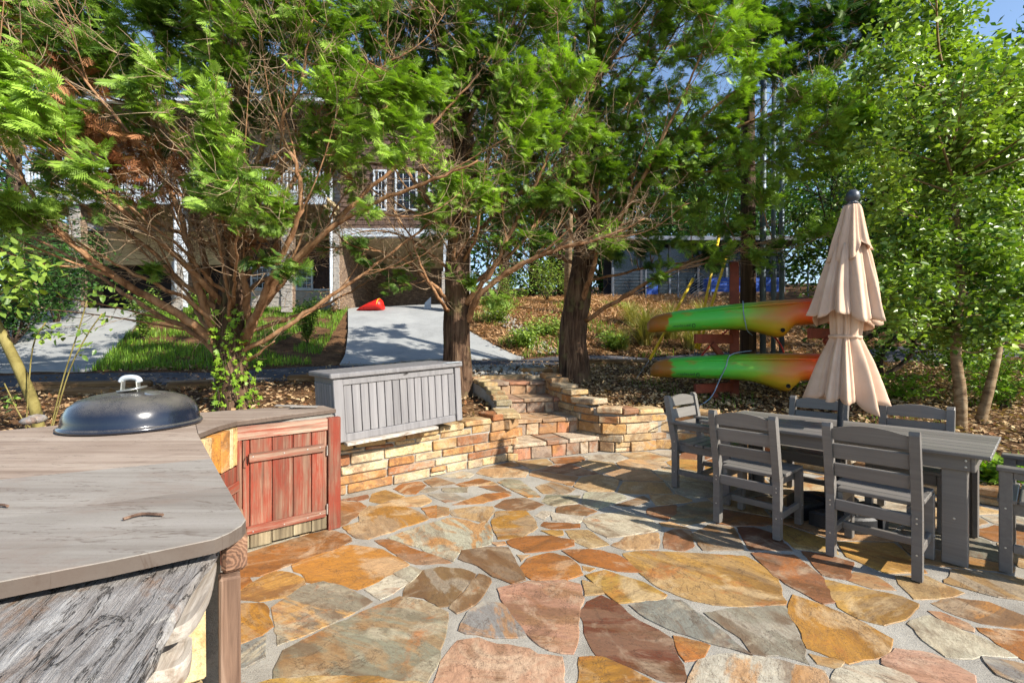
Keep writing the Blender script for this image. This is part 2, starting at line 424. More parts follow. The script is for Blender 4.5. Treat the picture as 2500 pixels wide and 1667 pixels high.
road_near = [(-40, 3.0), (-12, 5.6), (-8, 6.8), (-5.5, 7.8), (-2.5, 9.3), (.4, 10.8), (3, 11.25), (8, 11.4), (20, 11.4), (45, 11.2)]
road_far = [(-40, 6.0), (-13, 7.9), (-9, 9.2), (-6.5, 10.1), (-3.5, 11.7), (0, 13.0), (3, 13.3), (8, 13.4), (20, 13.4), (45, 13.2)]
def on_road(x, y):
    n = np.interp(x, *zip(*road_near)); f = np.interp(x, *zip(*road_far)); return (y > n) & (y < f)
drive_a = [(-12.5, 8.9), (-8.9, 9.6), (-9.6, 10.6), (-10.6, 12.0), (-12.6, 15.2), (-14.6, 18.6), (-15.0, 20), (-19.4, 20), (-18.8, 18.8), (-17.4, 15.6), (-17.6, 13.5), (-18.5, 8.4)]
drive_b = [(-4.3, 11.35), (-2.2, 12.3), (.35, 13.25), (-.5, 14.2), (-1.5, 15.6), (-2.3, 18), (-2.6, 22.8), (-6.95, 22.8), (-6.85, 19), (-5.4, 15), (-4.62, 12.6)]

def grid_terrain():
    xs = np.unique(np.round(np.concatenate([np.arange(-90, -20, 2.0), np.arange(-20, -5, .35), np.arange(-5, 7, .11), np.arange(7, 20, .35), np.arange(20, 91, 2.0)]), 3))
    ys = np.unique(np.round(np.concatenate([np.arange(-12, 1, .6), np.arange(1, 9, .11), np.arange(9, 14, .2), np.arange(14, 26, .35), np.arange(26, 150, 2.5)]), 3))
    X, Y = np.meshgrid(xs, ys); Z = Hn(X, Y)
    rg = np.array([mnoise.noise((a*1.1, b*1.1, 0))*0.05 + mnoise.noise((a*4, b*4, 3))*0.018 for a, b in zip(X.ravel(), Y.ravel())]).reshape(X.shape)
    Z = Z + rg
    Z[in_poly(X, Y, patio_poly)] = -0.35
    for ply in (drive_a, drive_b): Z[in_poly(X, Y, ply)] -= 0.14
    Z[on_road(X, Y)] -= 0.11
    Z[(Y > 18.9) & (Y < 24) & (X > -19) & (X < -2.2)] = 2.9
    V = np.stack([X, Y, Z], 2).reshape(-1, 3); nx = len(xs); ny = len(ys)
    i = np.arange(ny-1)[:, None]*nx + np.arange(nx-1)[None]; i = i.ravel()
    F = np.stack([i, i+1, i+nx+1, i+nx], 1)
    return mesh_np('ground', V, F, smooth=True)
tag(obj('ground', grid_terrain(), 'soil'), kind='structure')

def drape(name, poly, mat, lift, step=0.25, thick=0.12):
    """a slab of given outline that follows the ground"""
    bm = bmesh.new(); vs_ = [bm.verts.new((p[0], p[1], 0)) for p in poly]; f = bm.faces.new(vs_)
    x0, x1 = min(p[0] for p in poly), max(p[0] for p in poly); y0, y1 = min(p[1] for p in poly), max(p[1] for p in poly)
    for ax, a, b in ((0, x0, x1), (1, y0, y1)):
        n = min(120, int((b-a)/step))
        for k in range(1, n):
            co = [0, 0, 0]; no = [0, 0, 0]; co[ax] = a+(b-a)*k/n; no[ax] = 1
            bmesh.ops.bisect_plane(bm, geom=bm.verts[:]+bm.edges[:]+bm.faces[:], plane_co=co, plane_no=no)
    ex = bmesh.ops.extrude_face_region(bm, geom=bm.faces[:])
    top = set(v for v in ex['geom'] if isinstance(v, bmesh.types.BMVert))
    V = list(bm.verts); Z = Hn(np.array([v.co.x for v in V]), np.array([v.co.y for v in V]))
    for v, z in zip(V, Z): v.co.z = z + (lift if v in top else lift-thick)
    bmesh.ops.recalc_face_normals(bm, faces=bm.faces[:])
    me = bpy.data.meshes.new(name); bm.to_mesh(me); bm.free()
    return tag(obj(name, me, mat), kind='structure')
drape('road', road_near + road_far[::-1], 'asphalt', 0.0, 0.5)
drape('driveway', drive_a, 'concrete', 0.03, 0.35)
drape('driveway', drive_b, 'concrete', 0.03, 0.35)

# ------------------------------------------------------------------ flagstone patio
PAL = dict(ochre=(162, 114, 42), orange=(148, 92, 38), brown=(122, 92, 60), grey=(132, 127, 108), pink=(168, 130, 106), darkred=(98, 52, 30),
           pale=(176, 168, 146), slate=(122, 123, 116), peach=(182, 146, 102), tan=(160, 130, 88), red=(130, 84, 54), gold=(172, 132, 64))
def R3(l): return [(550+x/2.352, 1100+y/2.352) for x, y in l]
def R4(l): return [(1500+x/2.352, 1100+y/2.352) for x, y in l]
TR = [
('orange',R3([(70,722),(108,600),(350,525),(590,455),(700,490),(720,520),(640,562),(450,622),(200,717)])),
('orange',R3([(40,738),(130,730),(146,755),(60,808)])),
('gold',R3([(50,850),(140,768),(270,700),(350,700),(440,735),(450,770),(400,830),(200,862)])),
('ochre',R3([(390,650),(500,590),(720,545),(900,570),(1050,655),(950,720),(760,795),(600,757),(470,750),(450,700),(402,690)])),
('grey',R3([(275,900),(450,780),(560,755),(690,790),(835,868),(700,945),(500,1036),(310,1110),(300,1000)])),
('ochre',R3([(20,885),(210,880),(240,920),(265,1010),(200,1060),(20,1120)])),
('slate',R3([(0,1160),(225,1072),(220,1190),(0,1290)])),
('grey',R3([(340,1150),(600,1015),(850,905),(1000,842),(1120,862),(1270,930),(1270,965),(1240,1100),(1200,1240),(1150,1330),(800,1290),(500,1290),(290,1300),(320,1200)])),
('pale',R3([(810,797),(960,718),(1045,762),(890,850)])),('pale',R3([(975,706),(1060,668),(1120,690),(1062,752)])),
('brown',R3([(1030,830),(1060,750),(1130,692),(1240,670),(1350,680),(1432,710),(1356,800),(1284,888),(1230,895),(1150,840)])),
('brown',R3([(1296,905),(1386,810),(1460,714),(1515,735),(1490,800),(1430,880),(1330,930)])),
('slate',R3([(1350,1030),(1400,930),(1480,870),(1580,882),(1640,960),(1715,1065),(1550,1070)])),
('pink',R3([(1570,795),(1740,757),(1940,747),(2030,770),(2050,850),(2020,960),(2015,1080),(1990,1160),(1860,1140),(1740,1050),(1640,940),(1590,850)])),
('pink',R3([(1180,1400),(1280,1170),(1340,1095),(1450,1080),(1560,1120),(1740,1140),(1790,1180),(1925,1190),(1940,1400)])),
('darkred',R4([(-190,920),(-150,870),(-75,835),(0,870),(100,960),(200,1010),(330,1085),(350,1180),(415,1320),(300,1320),(120,1245),(0,1195),(-90,1180),(-150,1080)])),
('ochre',R3([(2020,1400),(2040,1192),(2170,1192),(2330,1262),(2520,1370),(2500,1420)])),
('gold',R3([(200,1345),(460,1312),(800,1308),(1010,1345),(1140,1350),(1100,1420),(300,1450)])),
('brown',R3([(1345,620),(1360,577),(1480,560),(1620,560),(1660,640),(1715,740),(1650,763),(1540,720),(1460,660)])),
('pale',R3([(940,500),(1080,450),(1280,387),(1380,400),(1460,430),(1490,405),(1520,440),(1526,530),(1400,572),(1350,572),(1306,632),(1230,604),(1100,550)])),
('orange',R3([(865,517),(935,512),(1080,568),(1220,612),(1290,642),(1100,650),(1020,620)])),
('ochre',R3([(680,440),(780,412),(770,370),(830,322),(940,325),(1060,332),(1165,390),(1050,430),(920,475),(820,506),(760,500)])),
('orange',R3([(655,292),(760,297),(805,320),(760,370),(690,420),(640,440),(650,380)])),
('red',R3([(670,282),(815,257),(820,274),(760,288)])),('gold',R3([(835,290),(850,247),(920,227),(1025,265),(900,303)])),
('peach',R3([(880,315),(960,287),(1140,257),(1180,290),(1120,320)])),('orange',R3([(970,220),(1020,190),(1110,180),(1150,200),(1090,248),(1030,250)])),
('brown',R3([(1145,175),(1210,156),(1315,188),(1190,206)])),('grey',R3([(1115,232),(1180,212),(1225,217),(1160,240)])),('grey',R3([(1250,217),(1390,212),(1385,238),(1260,235)])),
('grey',R3([(1172,252),(1290,243),(1388,280),(1270,297)])),('orange',R3([(1312,309),(1500,248),(1610,242),(1636,256),(1480,300)])),
('orange',R3([(1325,195),(1460,162),(1518,175),(1370,209)])),('pale',R3([(1258,150),(1360,122),(1425,136),(1395,157)])),
('peach',R3([(1445,130),(1480,105),(1600,100),(1740,112),(1720,150),(1540,154)])),('brown',R3([(1462,207),(1560,202),(1636,243),(1550,230)])),
('grey',R3([(1567,182),(1620,162),(1690,172),(1805,264),(1740,268),(1640,220)])),('tan',R3([(1785,210),(1870,182),(2005,220),(1960,248),(1830,246)])),
('brown',R3([(1550,320),(1610,282),(1720,272),(1826,310),(1740,342),(1620,340)])),('orange',R3([(1132,330),(1210,317),(1210,383),(1175,383)])),
('tan',R3([(1222,320),(1280,332),(1278,368),(1219,383)])),('tan',R3([(1300,342),(1440,322),(1530,322),(1540,350),(1490,412),(1380,385),(1310,375)])),
('ochre',R3([(1535,420),(1560,352),(1720,347),(1770,400),(1788,440),(1700,498),(1570,506)])),('pale',R3([(1784,375),(1822,348),(1870,352),(1830,393)])),
('orange',R3([(1815,430),(1832,412),(2032,422),(2032,440),(1880,448)])),('gold',R3([(1822,462),(1930,462),(1933,484),(1890,490)])),
('orange',R3([(1622,520),(1700,497),(1860,492),(1998,517),(1998,543),(1850,573),(1720,583),(1650,550)])),('orange',R3([(1535,531),(1600,527),(1608,538),(1560,544)])),
('orange',R3([(1692,680),(1740,622),(1860,592),(1960,612),(2010,650),(2046,710),(1960,738),(1760,738)])),('tan',R3([(1682,602),(1738,602),(1700,630)])),
('tan',R3([(1957,462),(2080,457),(2198,540),(2090,558),(2004,520)])),('orange',R3([(1945,577),(2050,572),(2160,577),(2270,612),(2348,682),(2390,698),(2250,688),(2040,640)])),
('ochre',R3([(2057,667),(2113,676),(2090,689),(2062,684)])),('gold',R3([(2075,720),(2180,692),(2400,762),(2526,830),(2510,850),(2262,873),(2205,830)])),
('tan',R3([(2057,752),(2156,790),(2166,818),(2072,828)])),('pale',R3([(2055,402),(2130,368),(2300,352),(2450,402),(2495,450),(2350,478),(2195,498),(2100,450)])),
('pale',R3([(1872,362),(2050,382),(2028,412),(1882,400)])),('peach',R3([(2225,545),(2330,492),(2480,474),(2482,560),(2300,568)])),
('red',R4([(290,558),(294,472),(350,452),(436,462),(452,543),(400,573)])),('brown',R4([(446,482),(560,424),(680,442),(736,568),(512,570)])),
('darkred',R4([(710,442),(800,442),(920,482),(1014,573),(782,568)])),
('gold',R4([(55,592),(160,577),(480,592),(750,607),(830,652),(930,732),(973,880),(760,888),(560,880),(400,840),(270,790),(150,702)])),
('red',R4([(795,592),(1028,602),(1178,717),(1266,868),(1200,876),(1030,788),(920,720)])),('red',R4([(1085,582),(1230,602),(1366,642),(1336,740),(1200,713)])),
('tan',R4([(1384,702),(1500,722),(1604,798),(1480,788),(1346,745)])),('gold',R4([(1218,747),(1460,802),(1650,842),(1736,880),(1680,948),(1540,998),(1400,960),(1292,900)])),
('slate',R4([(97,890),(240,858),(380,864),(460,932),(640,1062),(776,1168),(600,1113),(360,1038),(190,960)])),
('grey',R4([(527,935),(700,912),(973,898),(1036,1030),(1104,1216),(940,1165),(790,1158),(740,1078),(640,1018)])),
('ochre',R4([(1008,940),(1032,834),(1200,892),(1430,992),(1586,1080),(1556,1160),(1340,1217),(1114,1133),(1092,1060)])),
('orange',R4([(349,1072),(536,1120),(500,1188),(410,1203),(362,1120)])),('pale',R4([(440,1310),(490,1212),(620,1178),(900,1202),(1196,1270),(1216,1400),(420,1420)])),
('tan',R4([(1134,1177),(1306,1215),(1280,1248),(1170,1220)])),('pale',R4([(1250,1400),(1284,1262),(1500,1234),(1690,1300),(1770,1380),(1500,1440)])),
('pink',R4([(1548,1230),(1622,1143),(1830,1172),(2056,1290),(2060,1345),(1900,1380),(1780,1332),(1622,1280)])),
('pale',R4([(1692,1000),(1810,953),(2000,1040),(2120,1082),(2290,1178),(2100,1165),(2040,1188),(1900,1178),(1780,1090)])),
('orange',R4([(1815,926),(1870,931),(2020,991),(2046,1033),(1905,990)])),('brown',R4([(1830,880),(1930,848),(2150,872),(2352,952),(2500,1000),(2450,1040),(2300,1015),(2105,988),(1902,918)])),
('orange',R4([(2094,1022),(2352,1042),(2600,1120),(2500,1220),(2352,1200),(2205,1110)])),('slate',R4([(2125,1192),(2300,1222),(2600,1290),(2500,1400),(2352,1344),(2205,1288)])),
('tan',R4([(1624,722),(1644,770),(1722,848),(1840,848),(1995,815),(1890,772),(1790,722)])),('tan',R4([(1905,760),(1952,684),(2150,702),(2352,742),(2550,790),(2352,858),(2200,838)])),
('grey',R4([(355,330),(450,302),(540,292),(600,330),(560,400),(405,428),(325,400)])),('red',R4([(200,332),(348,314),(356,350),(300,398),(192,370)])),
('brown',R4([(10,312),(170,262),(196,288),(110,318)])),
]
def gxy(p): v = gp(p[0], p[1]); return (v.x, v.y)
traced = [(c, [gxy(p) for p in pl]) for c, pl in TR]
def area(p): return 0.5*sum(p[i][0]*p[(i+1) % len(p)][1]-p[(i+1) % len(p)][0]*p[i][1] for i in range(len(p)))
def grow(p, d):
    o = []; n = len(p)
    for i in range(n):
        a, b, c = Vector(p[i-1]), Vector(p[i]), Vector(p[(i+1) % n]); e, f = (b-a).normalized(), (c-b).normalized()
        m = Vector((e.y+f.y, -(e.x+f.x))); m = m.normalized() if m.length > .1 else Vector((e.y, -e.x)); q = b+m*d/max(.55, m.dot(Vector((e.y, -e.x)))); o.append((q.x, q.y))
    return o
traced = [(c, grow(p if area(p) > 0 else p[::-1], .014)) for c, p in traced]

patio = MB()
patio.prism([(-8, -3), (-8, 1.0), (-5, 1.7), (-3.25, 3.15), (-1.78, 4.45), (-.17, 5.8), (-.3, 6.3), (1.2, 6.4), (2.1, 6.46), (2.82, 6.14), (3.52, 5.36), (4.32, 4.25), (5.32, 3.12), (6.6, 1.2), (6.6, -3)], -0.4, 0.0)
patio = patio.build('patio', 'mortar'); tag(patio, kind='structure')

def ragged(poly, seg=0.045, amp=0.009):
    out = []
    n = len(poly)
    for i in range(n):
        a, b = Vector(poly[i]).to_3d(), Vector(poly[(i+1) % n]).to_3d()
        L = (b-a).length; k = max(1, min(11, int(L/seg))); nr = Vector((-(b-a).y, (b-a).x, 0)).normalized()
        ph = random.random()*50
        for j in range(k):
            t = j/k; p = a.lerp(b, t)
            w = mnoise.noise((p.x*9+ph*0, p.y*9, 1.0))*amp*1.4 + (random.uniform(-amp, amp)*0.6 if j else 0)
            if j == 0: q = p + ((b-a).normalized()+(Vector(poly[i-1]).to_3d()-a).normalized())*0.004 # blunt corner
            else: q = p + nr*w
            out.append((q.x, q.y))
    return out
def flagstone(poly, cname, top=None):
    base = lin(PAL[cname]); k = random.uniform(0.88, 1.12)
    c = tuple(min(1, v*k*random.uniform(0.95, 1.05)) for v in base)+(dict(darkred=.12, pink=.3, orange=.45, ochre=.45, red=.4, slate=.5, grey=.95, pale=.75).get(cname, .6),)
    cx = sum(p[0] for p in poly)/len(poly); cy = sum(p[1] for p in poly)/len(poly)
    loc = [(x-cx, y-cy) for x, y in ragged(poly)]
    t = random.uniform(0.003, 0.007)
    mb = MB(); mb.prism(loc, -0.03, t, 0.0025)
    return mb.build('flagstone', 'flagstone', patio, color=c, loc=(cx, cy, 0), rot=(random.uniform(-.003, .003), random.uniform(-.003, .003), 0))
for c, p in traced: flagstone(p, c)
# the rest of the floor: cells grown between the stones already laid
def seg_near(p, poly):
    best = (1e9, None); n = len(poly)
    for i in range(n):
        a, b = Vector(poly[i]), Vector(poly[(i+1) % n]); d = b-a
        t = max(0, min(1, (p-a).dot(d)/d.length_squared)); q = a+d*t; L = (p-q).length
        if L < best[0]: best = (L, q)
    return best
def clip(poly, q, n):
    out = []; m = len(poly)
    for i in range(m):
        a, b = poly[i], poly[(i+1) % m]; da, db = (a-q).dot(n), (b-q).dot(n)
        if da >= 0: out.append(a)
        if da*db < 0: out.append(a+(b-a)*(da/(da-db)))
    return out
seeds = []
tbox = [(sum(q[0] for q in pl)/len(pl), sum(q[1] for q in pl)/len(pl), max(math.hypot(q[0]-pl[0][0], q[1]-pl[0][1]) for q in pl)) for _, pl in traced]
fill_poly = [(-2.0, .3), (-2.0, 3.0), (-1.68, 4.22), (.0, 5.62), (1.2, 6.0), (2.05, 6.22), (2.7, 5.95), (3.36, 5.18), (4.1, 4.12), (5.1, 2.95), (5.0, 1.0), (2.6, .9), (0, .9)]
for _ in range(5000):
    p = Vector((random.uniform(-2, 5), random.uniform(.3, 6.2)))
    if not in_poly(np.array([p.x]), np.array([p.y]), fill_poly)[0]: continue
    if any((p-q).length < 0.38 for q in seeds): continue
    if seg_near(p, fill_poly)[0] < 0.06: continue
    if any(abs(p.x-bx) < br_+.06 and abs(p.y-by) < br_+.06 and (in_poly(np.array([p.x]), np.array([p.y]), pl)[0] or seg_near(p, pl)[0] < 0.05) for (_, pl), (bx, by, br_) in zip(traced, tbox)): continue
    seeds.append(p)
names_fill = ['tan', 'peach', 'pale', 'peach', 'gold', 'orange', 'red', 'brown', 'tan', 'pale', 'grey', 'peach', 'tan']
for i, p in enumerate(seeds):
    cell = [p+Vector(d) for d in ((-.6, -.6), (.6, -.6), (.6, .6), (-.6, .6))]
    for _ in range(3): pass
    for j, q in enumerate(seeds):
        if j != i and (q-p).length < 1.2:
            n = (p-q).normalized(); cell = clip(cell, (p+q)/2+n*0.013, n)
    for _, pl in traced:
        L, q = seg_near(p, pl)
        if L < 0.8 and L > 1e-6: n = (p-q)/L; cell = clip(cell, q+n*0.02, n)
    for k in range(len(fill_poly)):
        a, b = Vector(fill_poly[k]), Vector(fill_poly[(k+1) % len(fill_poly)]); d = (b-a).normalized(); n = Vector((d.y, -d.x))
        if (p-a).dot(n) < 0: n = -n
        L, q = seg_near(p, [a, b, a]) if False else (0, a)
        if seg_near(p, fill_poly)[0] < 0.5 and (p-a).dot(n) < 0.5: cell = clip(cell, a+n*0.02, n)
    if len(cell) >= 3:
        pl = [(v.x, v.y) for v in cell]
        if abs(area(pl)) > 0.004: flagstone(pl if area(pl) > 0 else pl[::-1], random.choice(names_fill))

# ------------------------------------------------------------------ stone walls and steps
WALLC = [(190, 158, 106), (200, 176, 130), (180, 140, 84), (196, 170, 132), (168, 120, 66), (202, 182, 146), (166, 132, 92), (196, 164, 118), (148, 92, 50), (184, 168, 140), (190, 150, 92), (198, 172, 124)]
def wall_col(p=None):
    c = lin(random.choice(p or WALLC)); k = random.uniform(0.85, 1.12); return tuple(v*k for v in c)
def path_len(P):
    S = [0]
    for i in range(1, len(P)): S.append(S[-1]+(P[i]-P[i-1]).length)
    return S
def path_at(P, S, s):
    s = max(0, min(S[-1], s))
    for i in range(1, len(P)):
        if s <= S[i] or i == len(P)-1:
            t = (s-S[i-1])/max(1e-6, S[i]-S[i-1]); return P[i-1].lerp(P[i], t), (P[i]-P[i-1]).normalized()
def stone_block(parent, name, c, size, ang, colr, jit=0.006, ch=0.012, tilt=0.0):
    mb = MB(); mb.box((0, 0, 0), size, None, ch, jit)
    return mb.build(name, 'wall_stone', parent, color=colr, loc=c, rot=(0, random.uniform(-tilt, tilt), ang))
def stone_wall(label, pts, tops, bases, right=True, courses=(0.085, 0.15), lens=(0.2, 0.56), cap=0.30, core=0.26, palette=None, per=4, capl=(0.22, 0.5)):
    """coursed wall along a path; face on its right-hand side"""
    root = empty('retaining_wall', (pts[0][0], pts[0][1], 0), 0, label, 'wall'); off = Vector((pts[0][0], pts[0][1], 0))
    P = smooth_path([(x, y, 0) for x, y in pts], per); S = path_len(P); L = S[-1]
    sk = path_len([Vector((x, y, 0)) for x, y in pts]); sk = [a/sk[-1]*L for a in sk]
    top = lambda s: float(np.interp(s, sk, tops)); bot = lambda s: float(np.interp(s, sk, bases))
    mb = MB(); nrm = []
    for i, p in enumerate(P):
        t = (P[min(i+1, len(P)-1)]-P[max(0, i-1)]).normalized(); n = Vector((t.y, -t.x, 0)); nrm.append(n)
        zt, zb = top(S[i])-0.07, bot(S[i])-0.25
        f, b = p-n*0.018, p-n*core
        for q, z in ((f, zb), (f, zt), (b, zt), (b, zb)): mb.v.append((q.x-off.x, q.y-off.y, z))
    k = len(P)
    for i in range(k-1):
        for a in range(4): mb.f.append((i*4+a, (i+1)*4+a, (i+1)*4+(a+1) % 4, i*4+(a+1) % 4))
    mb.f.append((0, 1, 2, 3)); mb.f.append(tuple((k-1)*4+a for a in (3, 2, 1, 0)))
    me = mb.mesh('mortar_core'); bmx = bmesh.new(); bmx.from_mesh(me); bmesh.ops.recalc_face_normals(bmx, faces=bmx.faces[:]); bmx.to_mesh(me); bmx.free()
    obj('mortar_core', me, 'mortar', root)
    zmin, zmax = min(bases), max(tops); z = zmin
    while z < zmax-0.02:
        h = random.uniform(*courses); s = random.uniform(-0.1, 0.0)
        while s < L:
            l = random.uniform(*lens)*(1.15 if h < 0.1 else 1.0); c = s+l/2
            if s+l > L: l = L-s; c = s+l/2
            if l > 0.07 and c > 0.02:
                zt = top(c)-0.075; zb = bot(c); z0, z1 = max(z, zb-0.02), min(z+h, zt)
                if z1-z0 > 0.035:
                    p, t = path_at(P, S, c); n = Vector((t.y, -t.x, 0)); dep = 0.13
                    hh = z1-z0; split = hh > 0.1 and l < 0.3 and random.random() < 0.22
                    for (a, b) in (((z0, z0+hh*0.45), (z0+hh*0.45, z1)) if split else ((z0, z1),)):
                        q = p - n*(dep/2-random.uniform(-0.004, 0.012))
                        stone_block(root, 'wall_stone', (q.x-off.x, q.y-off.y, (a+b)/2), (l-0.016, dep, b-a-0.013), math.atan2(t.y, t.x), wall_col(palette), 0.005, 0.008)
            s += l
        z += h
    s = 0.0
    while s < L-0.05:                                       # cap stones
        l = min(random.uniform(*capl), L-s)
        if L-s-l < 0.12: l = L-s
        p, t = path_at(P, S, s+l/2); n = Vector((t.y, -t.x, 0)); q = p-n*(cap/2-0.02-random.uniform(-.01, .012))
        h = random.uniform(0.062, 0.082)
        stone_block(root, 'cap_stone', (q.x-off.x, q.y-off.y, top(s+l/2)-0.075+h/2+0.004), (l-0.014, cap, h), math.atan2(t.y, t.x), wall_col(palette), 0.008, 0.012, 0.01)
        s += l
    return root
stone_wall('low curved wall of yellow sandstone blocks under the grey storage box', [(-3.6, 2.6), (-1.63, 4.30), (-.75, 5.05), (-.1, 5.58), (.03, 5.74), (.02, 5.92), (-.04, 6.1)],
           [.50, .50, .53, .60, .60, .60, .60], [0, 0, 0, 0, 0, .0, .2], True)
stone_wall('small mossy stone wall stepping up on the left side of the steps', [(-.02, 6.16), (-.12, 6.6), (-.3, 7.1), (-.62, 7.6)], [.66, .76, .86, .96], [.2, .4, .4, .6], True, lens=(.12, .3), cap=.22, core=.2,
           palette=[(150, 134, 90), (170, 150, 108), (132, 120, 84), (184, 160, 120)], capl=(.14, .3))
stone_wall('tall curved sandstone wall from the steps round behind the table', [(.50, 7.9), (.62, 7.3), (.80, 6.72), (1.0, 6.32), (1.34, 6.08), (1.75, 6.16), (2.08, 6.28), (2.4, 6.2), (2.72, 5.98), (3.05, 5.62)],
           [.96, .9, .8, .68, .58, .57, .56, .55, .53, .50], [.6, .5, .2, 0, 0, 0, 0, 0, 0, 0], True)
stone_wall('low line of edging stones along the planting bed at right', [(3.08, 5.58), (3.42, 5.22), (4.2, 4.12), (5.2, 3.0)], [.36, .22, .15, .15], [0, 0, 0, 0], True, cap=.2, core=.18)

steps = empty('stone_steps', (0.5, 5.9, 0), 0, 'stone steps climbing between the two curved sandstone walls', 'steps')
so = Vector((0.5, 5.9, 0))
ST = [((.01, 5.62), (1.16, 6.12), 0.0, 0.21, 0.6), ((-.02, 6.14), (.92, 6.42), .21, .42, .7), ((-.18, 6.72), (.78, 6.98), .42, .63, .8), ((-.42, 7.34), (.62, 7.62), .63, .83, .9)]
STEPC = [(190, 164, 136), (178, 146, 112), (160, 128, 104), (196, 176, 150), (150, 130, 112), (176, 120, 88)]
for i, (a, b, z0, z1, dp_) in enumerate(ST):
    A, B = Vector((*a, 0)), Vector((*b, 0)); t = (B-A).normalized(); n = Vector((-t.y, t.x, 0)); Ls = (B-A).length
    mb = MB(); q = [A+n*.02-so, B+n*.02-so, B+n*(dp_+.3)-so, A+n*(dp_+.3)-so]
    mb.prism([(v.x, v.y) for v in q], z0-0.1, z1-0.045); mb.build('step_core', 'mortar', steps)
    s = 0
    while s < Ls-0.03:
        l = min(random.uniform(.12, .3), Ls-s)
        if Ls-s-l < .08: l = Ls-s
        c = A+t*(s+l/2)+n*.03-so
        stone_block(steps, 'riser_stone', (c.x, c.y, (z0+z1-.05)/2), (l-.012, .075, z1-z0-.052), math.atan2(t.y, t.x), wall_col(STEPC), .006, .008); s += l
    s = 0
    while s < Ls-0.03:
        l = min(random.uniform(.28, .5), Ls-s)
        if Ls-s-l < .15: l = Ls-s
        c = A+t*(s+l/2)+n*(dp_/2-.03)-so
        stone_block(steps, 'tread_stone', (c.x, c.y, z1-.022), (l-.014, dp_, .05), math.atan2(t.y, t.x), wall_col(STEPC), .008, .008); s += l
# large loose blocks beside the steps
for (x, y, z, sz, a, lab) in ((.48, 8.1, 0, (.5, .22, .16), .1, 'squared sandstone block at the head of the steps'), (.72, 9.05, 0, (1.15, .2, .17), .12, 'long pale sandstone slab beside the steps, in front of the road'),
                              (-.1, 8.25, 0, (.95, .3, .12), .2, 'flat grey stone slab forming the topmost landing of the steps')):
    zz = H(x, y); mb = MB(); mb.box((0, 0, 0), sz, None, .015, .012)
    tag(mb.build('stone_block', 'wall_stone', None, color=wall_col(), loc=(x, y, zz+sz[2]/2-.02+z), rot=(0, 0, a)), lab, 'stone')
# log and stone edging of the road
edge_specs = [(-6.5, 7.05, 1.5, .17, 'weathered landscape timber at the road edge behind the grill lid'), (-5.2, 7.35, .6, .15, 'short weathered timber block ending the road edge behind the grill lid'),
              (-6.0, 6.75, 1.2, .13, 'lower rounded timber below the road edge, left of the ivy trunk'),
              (-1.95, 9.25, 1.7, .16, 'landscape timber along the road behind the storage box'), (-3.4, 8.55, 1.5, .15, 'dark landscape timber along the road right of the ivy trunk'),
              (2.6, 10.75, 1.8, .16, 'landscape timber along the road beyond the right tree'), (4.3, 10.85, 1.4, .15, 'landscape timber along the road behind the kayak rack')]
for x, y, l, h, lab in edge_specs:
    dy = np.interp(x+.3, *zip(*road_near))-np.interp(x-.3, *zip(*road_near)); a = math.atan2(dy, .6)
    mb = MB(); mb.box((0, 0, 0), (l, .2, h), None, .03, .02)
    tag(mb.build('edging_timber', 'timber', None, loc=(x, y, H(x, y)+h/2-.03), rot=(0, random.uniform(-.02, .02), a)), lab, 'edging')
# ------------------------------------------------------------------ outdoor counter
mat_wood('worktop_wood', (142, 136, 128), (120, 112, 104), (154, 148, 141), 0, .35, 0.8, 0.2, grime=.4)
mat_wood('worktop_brown', (152, 136, 122), (122, 104, 90), (166, 152, 138), 0, .4, 0.8, 0.25, grime=.45)
mat_wood('red_wood', (124, 92, 74), (66, 42, 32), (150, 122, 102), 2, 1.3, 0.75, 0.6, paint=(138, 60, 42), paint_amt=.50)
mat_wood('red_wood_flat', (140, 112, 94), (76, 54, 42), (176, 154, 136), 0, 1.3, 0.75, 0.6, paint=(146, 66, 46), paint_amt=.49)
mat_wood('bare_plank', (128, 116, 92), (70, 60, 46), (164, 152, 124), 2, 1, 0.85, 0.6)
mat_wood('driftwood', (134, 127, 120), (70, 60, 54), (196, 192, 186), 0, .9, 0.85, 1.0, grime=.5)
mat_wood('bleached_wood', (168, 161, 152), (112, 96, 80), (190, 184, 176), 0, .7, 0.85, .8, grime=.2)
mat_wood('post_wood', (116, 92, 76), (66, 48, 38), (156, 134, 116), 2, 1, .8, .7)
